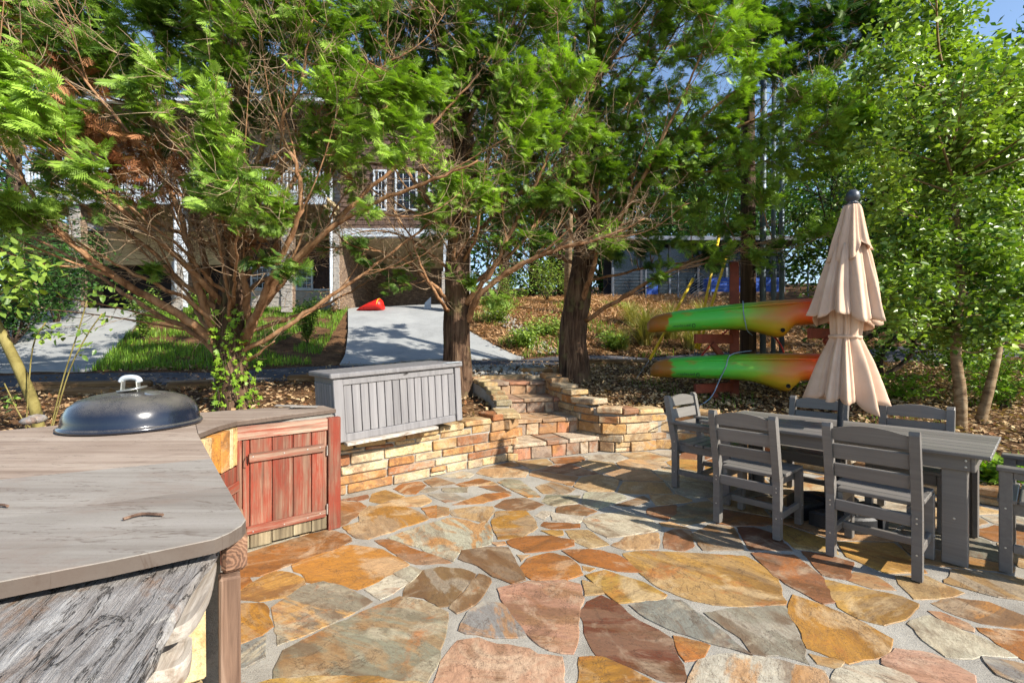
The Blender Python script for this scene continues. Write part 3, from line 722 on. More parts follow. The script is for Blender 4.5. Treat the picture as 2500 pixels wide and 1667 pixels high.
def wear_top(name):
    """short dark grain dashes, fine speckle and dirty sawn edges on the plywood boards"""
    m = M[name]; t = NT.__new__(NT); t.m = m; t.t = m.node_tree; t.n = t.t.nodes; t.l = t.t.links; t.bsdf = t.n['Principled BSDF']; t.out = t.n['Material Output']
    c = t.bsdf.inputs['Base Color'].links[0].from_socket
    d = t.noise(t.coords('Object', (7, 55, 20), (0, 0, .05)), 1.0, 3, .55); s = t.noise(t.coords('Object'), 160, 4, .8); b = t.noise(t.coords('Object', (1, 2.2, 1)), 2.3, 6, .7, .6)
    c = t.mix(t.ramp(d, [(.62, g(0)), (.72, g(.55))]), c, rgba((92, 78, 68))); c = t.mix(t.ramp(s, [(.28, g(.45)), (.45, g(0))]), c, rgba((88, 80, 74))); c = t.mix(t.ramp(s, [(.66, g(0)), (.78, g(.5))]), c, rgba((200, 196, 190)))
    c = t.mix(t.ramp(b, [(.52, g(0)), (.72, g(.55))]), c, rgba((122, 104, 92)))
    ck = t.noise(t.coords('Object', (1.3, 9, 1), (0, 0, .08)), 1.0, 5, .6, .5); c = t.mix(t.ramp(ck, [(.492, g(0)), (.5, g(.7)), (.508, g(0))]), c, rgba((84, 70, 60)))
    geo = t.node('ShaderNodeNewGeometry'); sp = t.node('ShaderNodeSeparateXYZ'); t.l.new(geo.outputs['True Normal'], sp.inputs[0])
    c = t.mix(t.ramp(sp.outputs[2], [(.3, g(.8)), (.6, g(0))]), c, rgba((72, 60, 52))); t.base(c)
for _m in ('worktop_wood', 'worktop_brown'): wear_top(_m)
def mat_driftwood():
    t = NT('driftwood'); v0 = t.coords('Object'); gl = t.coords('Object', (3, 34, 20)); gf = t.coords('Object', (7, 130, 60))
    w = t.noise(gl, 1, 7, .7, .8); f = t.noise(gf, 1, 5, .75, .3); b = t.noise(t.coords('Object', (1, 2, 1)), 3.4, 7, .7, .8); k = t.noise(t.coords('Object', (1.2, 8, 4)), 1.6, 6, .65, 1.1)
    c = t.ramp(w, [(.28, rgba((106, 99, 94))), (.45, rgba((136, 131, 127))), (.6, rgba((152, 149, 146))), (.75, rgba((176, 174, 171)))])
    c = t.mix(t.ramp(f, [(.34, g(.55)), (.5, g(0))]), c, rgba((84, 76, 70)))
    c = t.mix(t.ramp(b, [(.54, g(0)), (.66, g(.8))]), c, rgba((122, 92, 66))); c = t.mix(t.ramp(t.noise(v0, 9, 6, .7, .6), [(.62, g(0)), (.7, g(.75))]), c, rgba((196, 190, 180)))
    c = t.mix(t.ramp(k, [(.49, g(0)), (.5, g(.95)), (.512, g(0))]), c, rgba((28, 24, 22))); c = t.mix(t.ramp(t.noise(v0, 70, 4, .8), [(.3, g(.6)), (.44, g(0))]), c, rgba((70, 62, 56)))
    t.base(c); t.rough(.9); t.bsdf.inputs['Specular IOR Level'].default_value = .2
    h = t.math('ADD', t.math('ADD', w, t.math('MULTIPLY', f, .8)), t.math('MULTIPLY', t.ramp(k, [(.485, g(1)), (.5, g(0)), (.515, g(1))]), .6)); t.bump(h, 1.0, .01); M['driftwood'] = t.m
mat_driftwood()
def mat_end_grain():
    t = NT('end_grain'); v = t.coords('Object', (1, .12, 1), loc=(.012, 0, .014)); w = t.node('ShaderNodeTexWave', _wave_type='RINGS', _rings_direction='SPHERICAL'); t.l.new(v, w.inputs['Vector'])
    w.inputs['Scale'].default_value = 38; w.inputs['Distortion'].default_value = 5; w.inputs['Detail'].default_value = 3; w.inputs['Detail Scale'].default_value = 2
    n = t.noise(t.coords('Object'), 9, 5, .65); f = t.math('ADD', t.math('MULTIPLY', w.outputs['Fac'], .22), t.math('MULTIPLY', n, .78))
    t.base(t.ramp(f, [(.25, rgba((62, 44, 34))), (.5, rgba((118, 86, 66))), (.75, rgba((156, 124, 98)))])); t.rough(.85); t.bump(f, .6, .006); M['end_grain'] = t.m
mat_end_grain()
mat_plain('dark_metal', (40, 36, 34), 0.5, .3, 20, .8)
mat_plain('steel', (196, 196, 192), 0.32, .12, 10, .9, .05)
mat_plain('black_plastic', (34, 35, 38), 0.55, .25, 12)

def mat_enamel():
    t = NT('enamel'); v = t.coords('Object')
    d = t.noise(v, 210, 4, .8); b = t.noise(v, 4, 6, .65)
    geo = t.node('ShaderNodeNewGeometry'); sp = t.node('ShaderNodeSeparateXYZ'); t.l.new(geo.outputs['Normal'], sp.inputs[0])
    dust = t.math('MULTIPLY', t.ramp(t.math('ADD', t.math('MULTIPLY', d, .6), t.math('MULTIPLY', b, .5)), [(.40, g(0)), (.74, g(1))]), t.ramp(sp.outputs[2], [(.35, g(.05)), (.85, g(.8))]))
    t.base(t.mix(dust, rgba((14, 22, 38)), rgba((120, 114, 102))))
    t.rough(t.mix(dust, g(.16), g(.7))); t.bsdf.inputs['Coat Weight'].default_value = .3; t.bsdf.inputs['Coat Roughness'].default_value = .2
    M['enamel'] = t.m
mat_enamel()

def dz(xd, yd, z=0.91): v = gp(xd*1.063, yd*1.063, z); return (v.x, v.y)
CO = Vector((-1.9, 2.6, 0))
counter = empty('outdoor_counter', CO, 0, 'weathered outdoor cooking counter with grey wooden top, red plank doors and stone sides', 'counter')
def loc(pl): return [(x-CO.x, y-CO.y) for x, y in pl]
def inset(pl, d):
    cx = sum(p[0] for p in pl)/len(pl); cy = sum(p[1] for p in pl)/len(pl); o = []
    for x, y in pl:
        L = math.hypot(x-cx, y-cy); o.append((x-(x-cx)/L*d, y-(y-cy)/L*d))
    return o
boards = [[(-600, 1454), (0, 1335), (250, 1288), (495, 1237), (530, 1222), (557, 1205), (566, 1192), (521, 1115), (-600, 1276)],
          [(-600, 1276), (521, 1115), (486, 1052), (-600, 1159)],
          [(-600, 1159), (486, 1052), (455, 995), (443, 947), (-600, 1043)],
          [(455, 995), (500, 978), (545, 966), (772, 938), (742, 930), (600, 936), (443, 947)]]
for i, b in enumerate(boards):
    mb = MB(); mb.prism(inset(loc([dz(*p) for p in b]), .0015), .872+.0015*i, .91-.0012*i, .002)
    me = mb.mesh('top_board'); o = obj('top_board', me, 'worktop_brown' if i >= 2 else 'worktop_wood', counter)
# delaminating splinters on the far corner
for (a, w) in (((700, 936), .2), ((655, 934), .16)):
    x, y = dz(*a); mb = MB(); mb.box((0, 0, 0), (w, .1, .006), None, .001, .004); mb.build('loose_ply', 'worktop_wood', counter, loc=(x-CO.x, y-CO.y, .918), rot=(.04, .05, .25))
# core walls
E0, F0, D0 = Vector((-1.908, 3.136, 0)), Vector((-1.368, 3.594, 0)), Vector((-1.86, 2.70, 0))
C0 = Vector((-.86, 1.33, 0)); A0 = Vector((-2.6, .12, 0))
core_poly = [(v.x, v.y) for v in (C0+Vector((-.03, .06, 0)), D0+Vector((-.06, .02, 0)), E0+Vector((-.06, .05, 0)), F0+Vector((-.06, .05, 0)), Vector((-1.66, 4.0, 0)), Vector((-2.5, 3.45, 0)), Vector((-3.9, 2.4, 0)), Vector((-3.0, .2, 0)))]
mb = MB(); mb.prism(loc(core_poly), 0.0, .868); mb.build('stone_core', 'mortar', counter)

td = (F0-E0).normalized(); nd = Vector((td.y, -td.x, 0)); ang = math.atan2(td.y, td.x); Ld = (F0-E0).length
def door_board(name, s0, s1, z0, z1, out, th, mat, parent=counter, jit=.0015, lab=None):
    mb = MB(); mb.box((0, 0, 0), (s1-s0, th, z1-z0), None, .004, jit)
    c = E0+td*((s0+s1)/2)+nd*(out-th/2)-CO
    return mb.build(name, mat, parent, loc=(c.x, c.y, (z0+z1)/2), rot=(0, 0, ang), label=lab)
door_board('frame_rail', 0, Ld-.098, .775, .866, .045, .04, 'red_wood_flat')
door_board('frame_post', Ld-.096, Ld, .003, .868, .05, .06, 'red_wood')
door_board('frame_post', 0, .034, .003, .773, .045, .04, 'red_wood')
door = empty('door', (E0-CO).to_tuple(), ang); door.parent = counter
def on_door(name, s0, s1, z0, z1, out, th, mat):
    mb = MB(); mb.box((0, 0, 0), (s1-s0, th, z1-z0), None, .003, .0012)
    return mb.build(name, mat, door, loc=((s0+s1)/2, -(out-th/2), (z0+z1)/2))
ps = [.038, .085, .225, .365, .495, Ld-.1]
for a, b in zip(ps[:-1], ps[1:]):
    top = .772; on_door('plank', a+.002, b-.003, .125, top, .03, .022, 'red_wood')
    on_door('plank', a+.002, b-.003, .012+random.uniform(0, .02), .123, .028, .02, 'bare_plank')
on_door('batten', .075, Ld-.125, .615, .675, .05, .02, 'red_wood_flat')
on_door('batten', .062, Ld-.115, .115, .172, .05, .02, 'red_wood_flat')
on_door('hinge', Ld-.108, Ld-.098, .58, .66, .048, .01, 'steel'); on_door('hinge', Ld-.108, Ld-.098, .13, .21, .048, .01, 'steel')
mb = MB(); mb.tube([(.062, -.05, .66), (.058, -.075, .655), (.058, -.08, .62), (.066, -.062, .60)], .004, 6); mb.build('latch', 'dark_metal', door)
for s in (.1, .3, .46, .55):
    for z in (.645, .143):
        mb = MB(); mb.lathe([(0, 0), (.005, .0005), (.005, .003), (0, .004)][::-1], 6); mb.build('nail', 'steel', door, loc=(s, -.050, z+random.uniform(-.012, .012)), rot=(R(90), 0, 0))
# side between the arms: stones above, red door below
ts = (E0-D0).normalized(); ns = Vector((ts.y, -ts.x, 0)); angs = math.atan2(ts.y, ts.x); Ls = (E0-D0).length
def side_board(name, s0, s1, z0, z1, out, th, mat, colr=None):
    mb = MB(); mb.box((0, 0, 0), (s1-s0, th, z1-z0), None, .004, .003)
    c = D0+ts*((s0+s1)/2)+ns*(out-th/2)-CO
    return mb.build(name, mat, counter, color=colr, loc=(c.x, c.y, (z0+z1)/2), rot=(0, 0, angs))
sx = [.0, .09, .2, .31, .36, Ls-.01]; 
for a, b, c in zip(sx[:-1], sx[1:], ((196, 168, 120), (206, 140, 50), (188, 130, 60), (196, 180, 128), (204, 170, 110))):
    side_board('veneer_stone', a+.004, b-.005, .605+random.uniform(0, .012), .864, .03, .05, 'wall_stone', lin(c))
for a, b in ((-.1, .1), (.102, .26), (.262, Ls-.012)): side_board('plank', a, b, .02, .598, .022, .02, 'red_wood')
side_board('batten', -.05, Ls-.03, .43, .50, .042, .02, 'red_wood_flat')
# near face: stones, corner post, beam end
tn = (A0-C0).normalized(); nn = Vector((-tn.y, tn.x, 0)); angn = math.atan2(tn.y, tn.x)
if nn.y > 0: nn = -nn
for (s0, s1, z0, z1, c) in ((.01, .16, .45, .70, (206, 186, 140)), (.01, .10, .705, .86, (190, 140, 80)), (.105, .42, .705, .86, (200, 170, 120)), (.165, .5, .4, .70, (208, 182, 132)), (.01, .3, .02, .445, (206, 178, 120)), (.305, .8, .02, .395, (190, 150, 96)), (.505, .9, .4, .70, (176, 130, 84)), (.425, .9, .705, .86, (196, 150, 100))):
    mb = MB(); mb.box((0, 0, 0), (s1-s0-.012, .05, z1-z0-.012), None, .006, .006); c0 = C0+tn*((s0+s1)/2)-nn*.02-CO+Vector((-.02, .0, 0))
    mb.build('veneer_stone', 'wall_stone', counter, color=lin(c), loc=(c0.x, c0.y, (z0+z1)/2), rot=(0, 0, angn))
mb = MB(); mb.box((0, 0, 0), (.056, .06, .76), None, .006, .003); mb.build('corner_post', 'post_wood', counter, loc=(-.822-CO.x, 1.325-CO.y, .38), rot=(0, 0, .555))
mb = MB(); mb.box((0, 0, 0), (.064, .30, .105), None, .012, .006); mb.build('beam', 'end_grain', counter, loc=(-.885-CO.x, 1.445-CO.y, .812), rot=(0, 0, .555))
# driftwood shelf
def slab(name, pts, z0, z1, mat, ga=R(112)):
    P = smooth_path([(x, y, 0) for x, y in pts]+[(*pts[0], 0)], 4)[:-1]
    mb = MB(); n = len(P); cx = sum(p.x for p in P)/n; cy = sum(p.y for p in P)/n
    rings = [(z0, .96), (z0+(z1-z0)*.2, .985), (z0+(z1-z0)*.6, 1.0), (z1-.008, .995), (z1-.002, .985), (z1, .97), (z1+.002, .7), (z1+.002, .35)]
    for z, k in rings:
        for p in P:
            w = 1+.02*mnoise.noise((p.x*16, p.y*16, z*24))+.01*mnoise.noise((p.x*45, p.y*45, z*60)); x, y = cx+(p.x-cx)*k*w, cy+(p.y-cy)*k*w
            mb.v.append((x-CO.x, y-CO.y, z+.012*mnoise.noise((p.x*5, p.y*5, k*3))*(1 if k < .96 else .4)))
    for i in range(len(rings)-1):
        for j in range(n): mb.f.append((i*n+j, i*n+(j+1) % n, (i+1)*n+(j+1) % n, (i+1)*n+j))
    mb.f.append(tuple(range(n))[::-1]); mb.f.append(tuple((len(rings)-1)*n+j for j in range(n)))
    me = mb.mesh(name, False); bmx = bmesh.new(); bmx.from_mesh(me); bmesh.ops.recalc_face_normals(bmx, faces=bmx.faces[:]); bmx.to_mesh(me); bmx.free()
    ca, sa = math.cos(-ga), math.sin(-ga)
    for v in me.vertices: x, y = v.co.x, v.co.y; v.co.x, v.co.y = x*ca-y*sa, x*sa+y*ca
    return obj(name, me, mat, counter, rot=(0, 0, ga))
slab('driftwood_shelf', [dz(508, 1248, .845), dz(468, 1302, .845), dz(420, 1378, .845), dz(385, 1440, .845), dz(330, 1550, .845), dz(296, 1640, .845), (-1.2, .32), (-2.0, .0), (-1.9, .55), (-1.25, 1.0)], .80, .845, 'driftwood')
slab('shelf_lobe', [dz(498, 1290, .79), dz(482, 1352, .79), dz(440, 1420, .79), dz(368, 1452, .79), dz(330, 1445, .79), dz(400, 1300, .79)], .755, .79, 'bleached_wood')
slab('shelf_lobe', [dz(442, 1462, .70), dz(436, 1500, .70), dz(400, 1530, .70), dz(318, 1540, .70), dz(300, 1470, .70), dz(380, 1442, .70)], .65, .70, 'bleached_wood')
# things lying on the worktop
def pebble(name, p, r, lab, colr, flat=.6):
    mb = MB(); mb.lathe([(0, -r*flat), (r*.75, -r*flat*.6), (r, 0), (r*.7, r*flat*.7), (0, r*flat)], 9, fn=lambda a, z, th, i: (a*(1+.2*mnoise.noise((math.cos(th)*2+p[0]*9, math.sin(th)*2, i))), z))
    o = mb.build(name, 'wall_stone', None, True, colr, loc=(p[0], p[1], p[2]+r*flat*.9)); return tag(o, lab, 'stone')
x, y = dz(66, 975); pebble('pebble', (x, y, .91), .045, 'small grey pebble at the back of the worktop, left of the lid', (.2, .2, .2))
x, y = dz(84, 972); pebble('pebble', (x, y, .91), .055, 'larger grey pebble at the back of the worktop, nearest the lid', (.24, .24, .24))
def twig(pts, r, lab):
    mb = MB(); mb.tube(smooth_path([(x, y, z) for (x, y, z) in pts], 3), r, 6); tag(mb.build('wood_splinter', 'post_wood'), lab, 'twig')
a, b, c = dz(283, 1197), dz(325, 1186), dz(374, 1187); twig([(*a, .917), (*b, .918), (*c, .917)], .0045, 'thin dark splinter of wood on the near worktop board')
a, b = dz(0, 1164), dz(18, 1166); twig([(a[0]-.05, a[1], .916), (*a, .918), (*b, .916)], .004, 'short dark twig at the left edge of the worktop')

# ------------------------------------------------------------------ grill lid
lidc = Vector((-2.43, 2.93, .911)); lid = empty('grill_lid', lidc, R(35), 'dusty black domed kettle grill lid resting on the wooden worktop', 'grill lid')
prof = [(.352, 0), (.362, .004), (.366, .012), (.362, .022), (.352, .026), (.349, .032), (.346, .06), (.336, .10), (.314, .14), (.272, .175), (.205, .201), (.12, .215), (.04, .22), (.0, .221)]
mb = MB(); mb.lathe(prof, 64); mb.build('dome', 'enamel', lid, True)
mb = MB(); mb.lathe([(0, .0), (.042, .0), (.045, .006), (.03, .011), (0, .012)], 24, (0, 0, 0)); mb.build('vent', 'steel', lid, True, loc=(.10, -.12, .203), rot=(.22, .2, 0))
mat_plain('grey_plastic', (176, 184, 190), .5, .1, 8)
h = empty('handle', (-.02, .0, .214)); h.parent = lid; h.rotation_euler = (0, 0, R(-35))
for s in (-1, 1):
    mb = MB(); mb.bar((s*.055, 0, -.015), (s*.046, 0, .075), .03, .008, (1, 0, 0)); mb.build('bracket', 'steel', h)
mb = MB(); mb.tube(smooth_path([(-.062, 0, .066), (-.045, 0, .088), (0, 0, .096), (.045, 0, .088), (.062, 0, .066)], 5), .0165, 12); mb.build('grip', 'grey_plastic', h, True)
mb = MB(); mb.lathe([(0, 0), (.075, .004), (.08, .012), (.078, .014), (0, .007)], 24); mb.build('heat_shield', 'steel', h, True, loc=(.012, 0, .012), rot=(.1, -.15, 0))

# ------------------------------------------------------------------ storage box
mat_wood('box_grey', (126, 124, 125), (110, 108, 109), (136, 134, 134), 2, 1.2, .5, .15, grime=.1)
BU = Vector((.775, .632, 0)).normalized(); b0 = Vector((-1.60, 4.14, .535))
box = empty('storage_box', b0, 0, 'grey plastic garden storage box with ribbed panels on the low stone wall', 'storage box', rot=(0, R(-3.2), math.atan2(BU.y, BU.x)))
W, D, Hh = 1.36, .62, .60
def bb(name, c, s, ch=.006, m='box_grey', jit=.0): mb = MB(); mb.box((0, 0, 0), s, None, ch, jit); return mb.build(name, m, box, loc=c)
mb = MB(); mb.box((W/2, D/2+.02, Hh/2), (W-.03, D-.05, Hh-.02), None, .01); mb.build('shell', 'box_grey', box)
bb('corner_post', (.045, .012, Hh/2-.01), (.09, .05, Hh-.02)); bb('corner_post', (W-.035, .012, Hh/2-.01), (.07, .05, Hh-.02))
bb('bottom_rail', (W/2, .014, .035), (W-.17, .046, .07)); bb('top_rail', (W/2, .014, Hh-.05), (W-.17, .046, .06))
n = 15; x0, x1 = .092, W-.072; w = (x1-x0)/n
for i in range(n): bb('panel_slat', (x0+w*(i+.5), .018, Hh/2-.005), (w-.007, .03, Hh-.152), .004)
for i in range(7): bb('side_slat', (.012, .09+.075*i, Hh/2-.02), (.02, .068, Hh-.1), .004)
lidb = bb('lid', (W/2-.005, D/2+.0, Hh+.012), (W+.05, D+.07, .05), .012)
mb = MB(); mb.box((W/2-.005, -.036, -.0), (W+.05, .012, .028), None, .003)
mb = MB(); mb.tube([(-.012, 0, 0), (-.008, -.008, -.01), (.004, -.008, -.012), (.008, 0, 0)], .004, 6); mb.build('latch', 'dark_metal', box, loc=(W*.52, -.016, Hh-.022))
mb = MB(); mb.tube([(.014, 0, 0), (.018, -.008, -.01), (.026, 0, -.002)], .004, 6); mb.build('latch', 'dark_metal', box, loc=(W*.52, -.016, Hh-.022))
mb = MB(); mb.box((0, 0, 0), (.19, .085, .004), None, .001); mb.build('tape_patch', 'grey_plastic', box, loc=(W-.09, -.002, Hh+.041))
p0 = b0+BU*.08+Vector((.02, -.035, 0)); p1 = b0+BU*1.02+Vector((.02, -.03, 0))
mb = MB(); mb.bar((p0.x, p0.y, .526), (p1.x, p1.y, .575), .09, .028); tag(mb.build('shim_board', 'bleached_wood'), 'pale bare board wedged under the storage box on the wall', 'board')
# ------------------------------------------------------------------ dining set
mat_wood('poly_grey', (113, 109, 104), (105, 101, 97), (121, 117, 112), 0, 1.6, .38, .12, grime=.08)
U = Vector((.65, -.76, 0)).normalized(); NB = Vector((.76, .65, 0)).normalized()   # along the table, across it away from the camera
TC = Vector((2.66, 3.75, 0.012)); TA = math.atan2(U.y, U.x)
def shape_part(name, parent, poly, t0, t1, axis='x', mat='poly_grey', place=None):
    """flat board with an outline in two axes, thick along the third"""
    mb = MB(); mb.prism(poly, t0, t1, .003)
    if axis == 'x': mb.v = [(z, x, y) for x, y, z in mb.v]      # outline in (y, z)
    elif axis == 'y': mb.v = [(x, -z, y) for x, y, z in mb.v]   # outline in (x, z)
    o = mb.build(name, mat, parent)
    bmx = bmesh.new(); bmx.from_mesh(o.data); bmesh.ops.recalc_face_normals(bmx, faces=bmx.faces[:]); bmx.to_mesh(o.data); bmx.free()
    return o
def make_chair(arms=False):
    c = empty('armchair' if arms else 'dining_chair', (0, 0, 0))
    w = .285 if arms else .245; dpt = .25
    def b(name, ce, s, rot=None): mb = MB(); mb.box((0, 0, 0), s, None, .004); return mb.build(name, 'poly_grey', c, loc=ce, rot=rot)
    # local y: front is -, back is +
    lean = lambda z: .0 if z < .42 else (z-.42)*.19
    for s in (-1, 1):
        poly = [(dpt-.06, 0), (dpt, 0), (dpt, .42), (dpt+lean(.88), .88), (dpt+lean(.9)-.012, .905), (dpt+lean(.9)-.045, .905), (dpt+lean(.88)-.058, .885), (dpt-.06, .42)]
        shape_part('back_post', c, poly, s*w-(.05 if s > 0 else 0), s*w+(.0 if s > 0 else .05), 'x')
        fh = .63 if arms else .43
        b('front_leg', (s*(w-.025), -dpt+.03, fh/2), (.05, .06, fh))
        b('side_rail', (s*(w-.066), -.01, .392), (.03, 2*dpt-.09, .075))
        b('stretcher', (s*(w-.025), -.0, .155), (.028, 2*dpt-.12, .05))
        if arms:
            b('armrest', (s*(w-.03), -.0, .642), (.088, 2*dpt+.02, .026)); b('arm_rail', (s*(w-.022), .0, .605), (.03, 2*dpt-.12, .045))
        for (yy, zz) in ((dpt-.03, .455), (dpt-.03, .365), (dpt-.03, .155), (-dpt+.03, .40), (-dpt+.03, .155)):
            mb = MB(); mb.lathe([(0, 0), (.0055, 0), (.005, .002), (0, .0028)], 8); mb.build('bolt', 'steel', c, loc=(s*w, yy, zz), rot=(0, R(90)*s, 0))
    for s in (-1, 1):
        for zz in (.345, .375, .155):
            mb = MB(); mb.lathe([(0, 0), (.0055, 0), (.005, .002), (0, .0028)], 8); mb.build('bolt', 'steel', c, loc=(s*(w-.025), dpt, zz), rot=(R(-90), 0, 0))
    b('front_rail', (0, -dpt+.028, .392), (2*w-.1, .028, .075))
    b('back_rail', (0, dpt-.022, .352), (2*w-.1, .026, .072))
    b('stretcher', (0, 0, .155), (2*w-.078, .032, .048))
    n = 5; sw = (2*dpt-.035)/n
    for i in range(n): b('seat_slat', (0, -dpt-.012+sw*(i+.5), .445), (2*w-.012 if i < n-1 else 2*w-.104, sw-.007, .026))
    for z0, z1 in ((.545, .635), (.668, .768)):
        zc = (z0+z1)/2; b('back_slat', (0, dpt-.03+lean(zc), zc), (2*w-.1, .022, z1-z0), (-.18, 0, 0))
    pts = []; k = 10; ww = w-.05
    for i in range(k+1): x = -ww+2*ww*i/k; pts.append((x, .868+.036*(1-(x/ww)**2)))
    pts += [(ww, .795), (-ww, .795)]
    o = shape_part('top_rail', c, pts, -.011, .011, 'y')
    zc = .83; 
    for v in o.data.vertices: v.co.y += dpt-.03+(v.co.z-.42)*.19
    return c
ch0 = make_chair(); ar0 = make_chair(True)
def place(o, c, face, lab, group, z=.012):
    """face: the horizontal direction the sitter looks"""
    o.location = (c.x, c.y, z); o.rotation_euler = (0, 0, math.atan2(face.y, face.x)+R(90)); tag(o, lab, 'chair', group)
half = .48; GRP = 'grey slatted chairs round the dining table'
place(ch0, TC-NB*(half+.37-.25)+U*-.365, NB, 'grey armless slat chair on the near side, beside the left armchair', GRP)
c = copy_tree(ch0); place(c, TC-NB*(half+.365-.25)+U*.405, NB, 'grey armless slat chair nearest the camera on the near side of the table', GRP)
c = copy_tree(ch0); place(c, TC+NB*(half+.20-.25)+U*-.32, (-NB), 'grey armless slat chair on the far side, behind the closed parasol', GRP)
c = copy_tree(ch0); place(c, TC+NB*(half+.22-.25)+U*.40, (-NB), 'grey armless slat chair on the far side, right of the parasol', GRP)
place(ar0, TC-U*(.915+.40-.25)+NB*.02, U, 'grey slat armchair at the far left head of the table', GRP)
c = copy_tree(ar0); place(c, TC+U*(.915+.02+.25)+NB*.0, -U, 'grey slat armchair cut off by the right edge, near head of the table', GRP)
table = empty('dining_table', TC, TA, 'long grey slatted outdoor dining table with the parasol through it', 'table')
def tb(name, ce, s): mb = MB(); mb.box((0, 0, 0), s, None, .005); return mb.build(name, 'poly_grey', table, loc=ce)
n = 7; tw = .96; sw = tw/n
for i in range(n):
    yy = -tw/2+sw*(i+.5)
    if i == n//2:                                          # the middle board leaves the hole for the parasol pole
        tb('table_slat', (-.475, yy, .727), (.88, sw-.005, .026)); tb('table_slat', (.475, yy, .727), (.88, sw-.005, .026))
    else: tb('table_slat', (0, yy, .727), (1.83, sw-.005, .026))
for s in (-1, 1):
    tb('apron', (0, s*(.48-.075), .665), (1.66, .03, .095)); tb('apron', (s*.83, 0, .665), (.03, .84, .095))
    for q in (-1, 1):
        mb = MB(); mb.box((0, 0, 0), (.125, .035, .71), None, .005); mb.box((q*.045*0+s*.045, -q*.045, 0), (.033, .055, .708), None, .004)
        mb.build('leg', 'poly_grey', table, loc=(s*.745, q*.375, .356))
for q in (-1, 1):
    for zz in (.62, .3):
        mb = MB(); mb.lathe([(0, 0), (.007, 0), (.006, .002), (0, .003)], 8); mb.build('bolt', 'steel', table, loc=(.745, q*.3925, zz), rot=(R(90) if q < 0 else R(-90), 0, 0))
for zz in (.645, .685):
    mb = MB(); mb.lathe([(0, 0), (.007, 0), (.006, .002), (0, .003)], 8); mb.build('bolt', 'steel', table, loc=(.80, -.4202, zz), rot=(R(90), 0, 0))

# ------------------------------------------------------------------ parasol
def mat_canvas():
    t = NT('canvas'); v = t.coords('Object'); f = t.noise(v, 3, 5, .6); w = t.noise(v, 260, 2, .5)
    t.base(t.ramp(f, [(.3, rgba((198, 164, 138))), (.6, rgba((216, 188, 164))), (.8, rgba((226, 202, 180)))])); t.rough(.9)
    t.bsdf.inputs['Specular IOR Level'].default_value = .1
    t.bump(w, .25, .002)
    tr = t.node('ShaderNodeBsdfTranslucent'); tr.inputs[0].default_value = rgba((226, 170, 122))
    ms = t.node('ShaderNodeMixShader'); ms.inputs[0].default_value = .14
    t.l.new(t.bsdf.outputs[0], ms.inputs[1]); t.l.new(tr.outputs[0], ms.inputs[2]); t.l.new(ms.outputs[0], t.out.inputs['Surface']); M['canvas'] = t.m
mat_canvas()
par = empty('parasol', (TC.x, TC.y, .012), 0, 'closed beige parasol with three scalloped tiers tied at the waist', 'parasol', rot=(0, R(3.2), 0))
mat_plain('pole_grey', (64, 70, 78), .4, .15, 8, .3)
mb = MB(); mb.tube([(0, 0, .02), (0, 0, 2.6)], .022, 16); mb.build('pole', 'pole_grey', par, True)
mb = MB(); mb.lathe([(0, 2.70), (.025, 2.695), (.046, 2.672), (.052, 2.64), (.044, 2.61), (.03, 2.60), (.036, 2.59), (.062, 2.578), (.055, 2.57), (0, 2.57)][::-1], 20); mb.build('finial', 'pole_grey', par, True)
def tier(name, zs, rs, nf, amp0, amp1, ph, hem=.03):
    NS = 220
    prof = [(r, z) for z, r in zip(zs, rs)]; k = len(prof)
    def fn(r, z, th, i):
        t = i/(k-1); a = amp0+(amp1-amp0)*t
        wob = .5*mnoise.noise((math.cos(th)*1.4+ph, math.sin(th)*1.4, z*.6))
        cth = nf*(th+wob*.7)+ph+.35*math.sin(z*2.3+ph)
        sharp = 2*abs(math.sin(cth/2))**.75-1                     # round pleats with deep creases between
        fold = sharp+.4*math.cos(2*cth+1.0+2*wob)+.5*mnoise.noise((math.cos(th)*2.2+ph, math.sin(th)*2.2, z*1.2+4))
        rr = r*(1+a*fold+.22*t*mnoise.noise((math.cos(th)*1.2+ph*2, math.sin(th)*1.2, 3)))
        zz = z
        if t > .7: zz = z-(hem*sharp*.8+.11*mnoise.noise((math.cos(th)*1.3, math.sin(th)*1.3, ph)))*((t-.7)/.3)**1.5
        return rr, zz
    mb = MB(); mb.lathe(prof, NS, fn=fn)
    o = mb.build(name, 'canvas', par, True); md = o.modifiers.new('cloth', 'SOLIDIFY'); md.thickness = .003; return o
def prof_lin(keys, n):
    zk, rk = zip(*keys); zz = np.linspace(zk[0], zk[-1], n); return zz, np.interp(-zz, [-z for z in zk], rk)
tier('canopy_tier', *prof_lin([(2.585, .04), (2.55, .062), (2.4, .088), (2.2, .122), (2.16, .13)], 16), 8, .06, .17, .4)
tier('canopy_tier', *prof_lin([(2.24, .10), (2.15, .125), (1.95, .162), (1.75, .19), (1.62, .208)], 22), 10, .12, .22, 1.7, .03)
tier('canopy_tier', *prof_lin([(1.80, .12), (1.66, .104), (1.52, .09), (1.485, .086), (1.45, .098), (1.3, .145), (1.1, .19), (.98, .215)], 26), 9, .09, .24, 2.9, .035)
mb = MB(); mb.lathe([(.09, 1.472), (.112, 1.476), (.113, 1.497), (.09, 1.5)], 40, fn=lambda r, z, th, i: (r*(1+.05*math.cos(9*th)), z)); mb.build('tie_strap', 'canvas', par, True)
pb = empty('umbrella_weight', (TC.x, TC.y, .012), R(20), 'black plastic four-part parasol base on the flagstones under the table', 'parasol base')
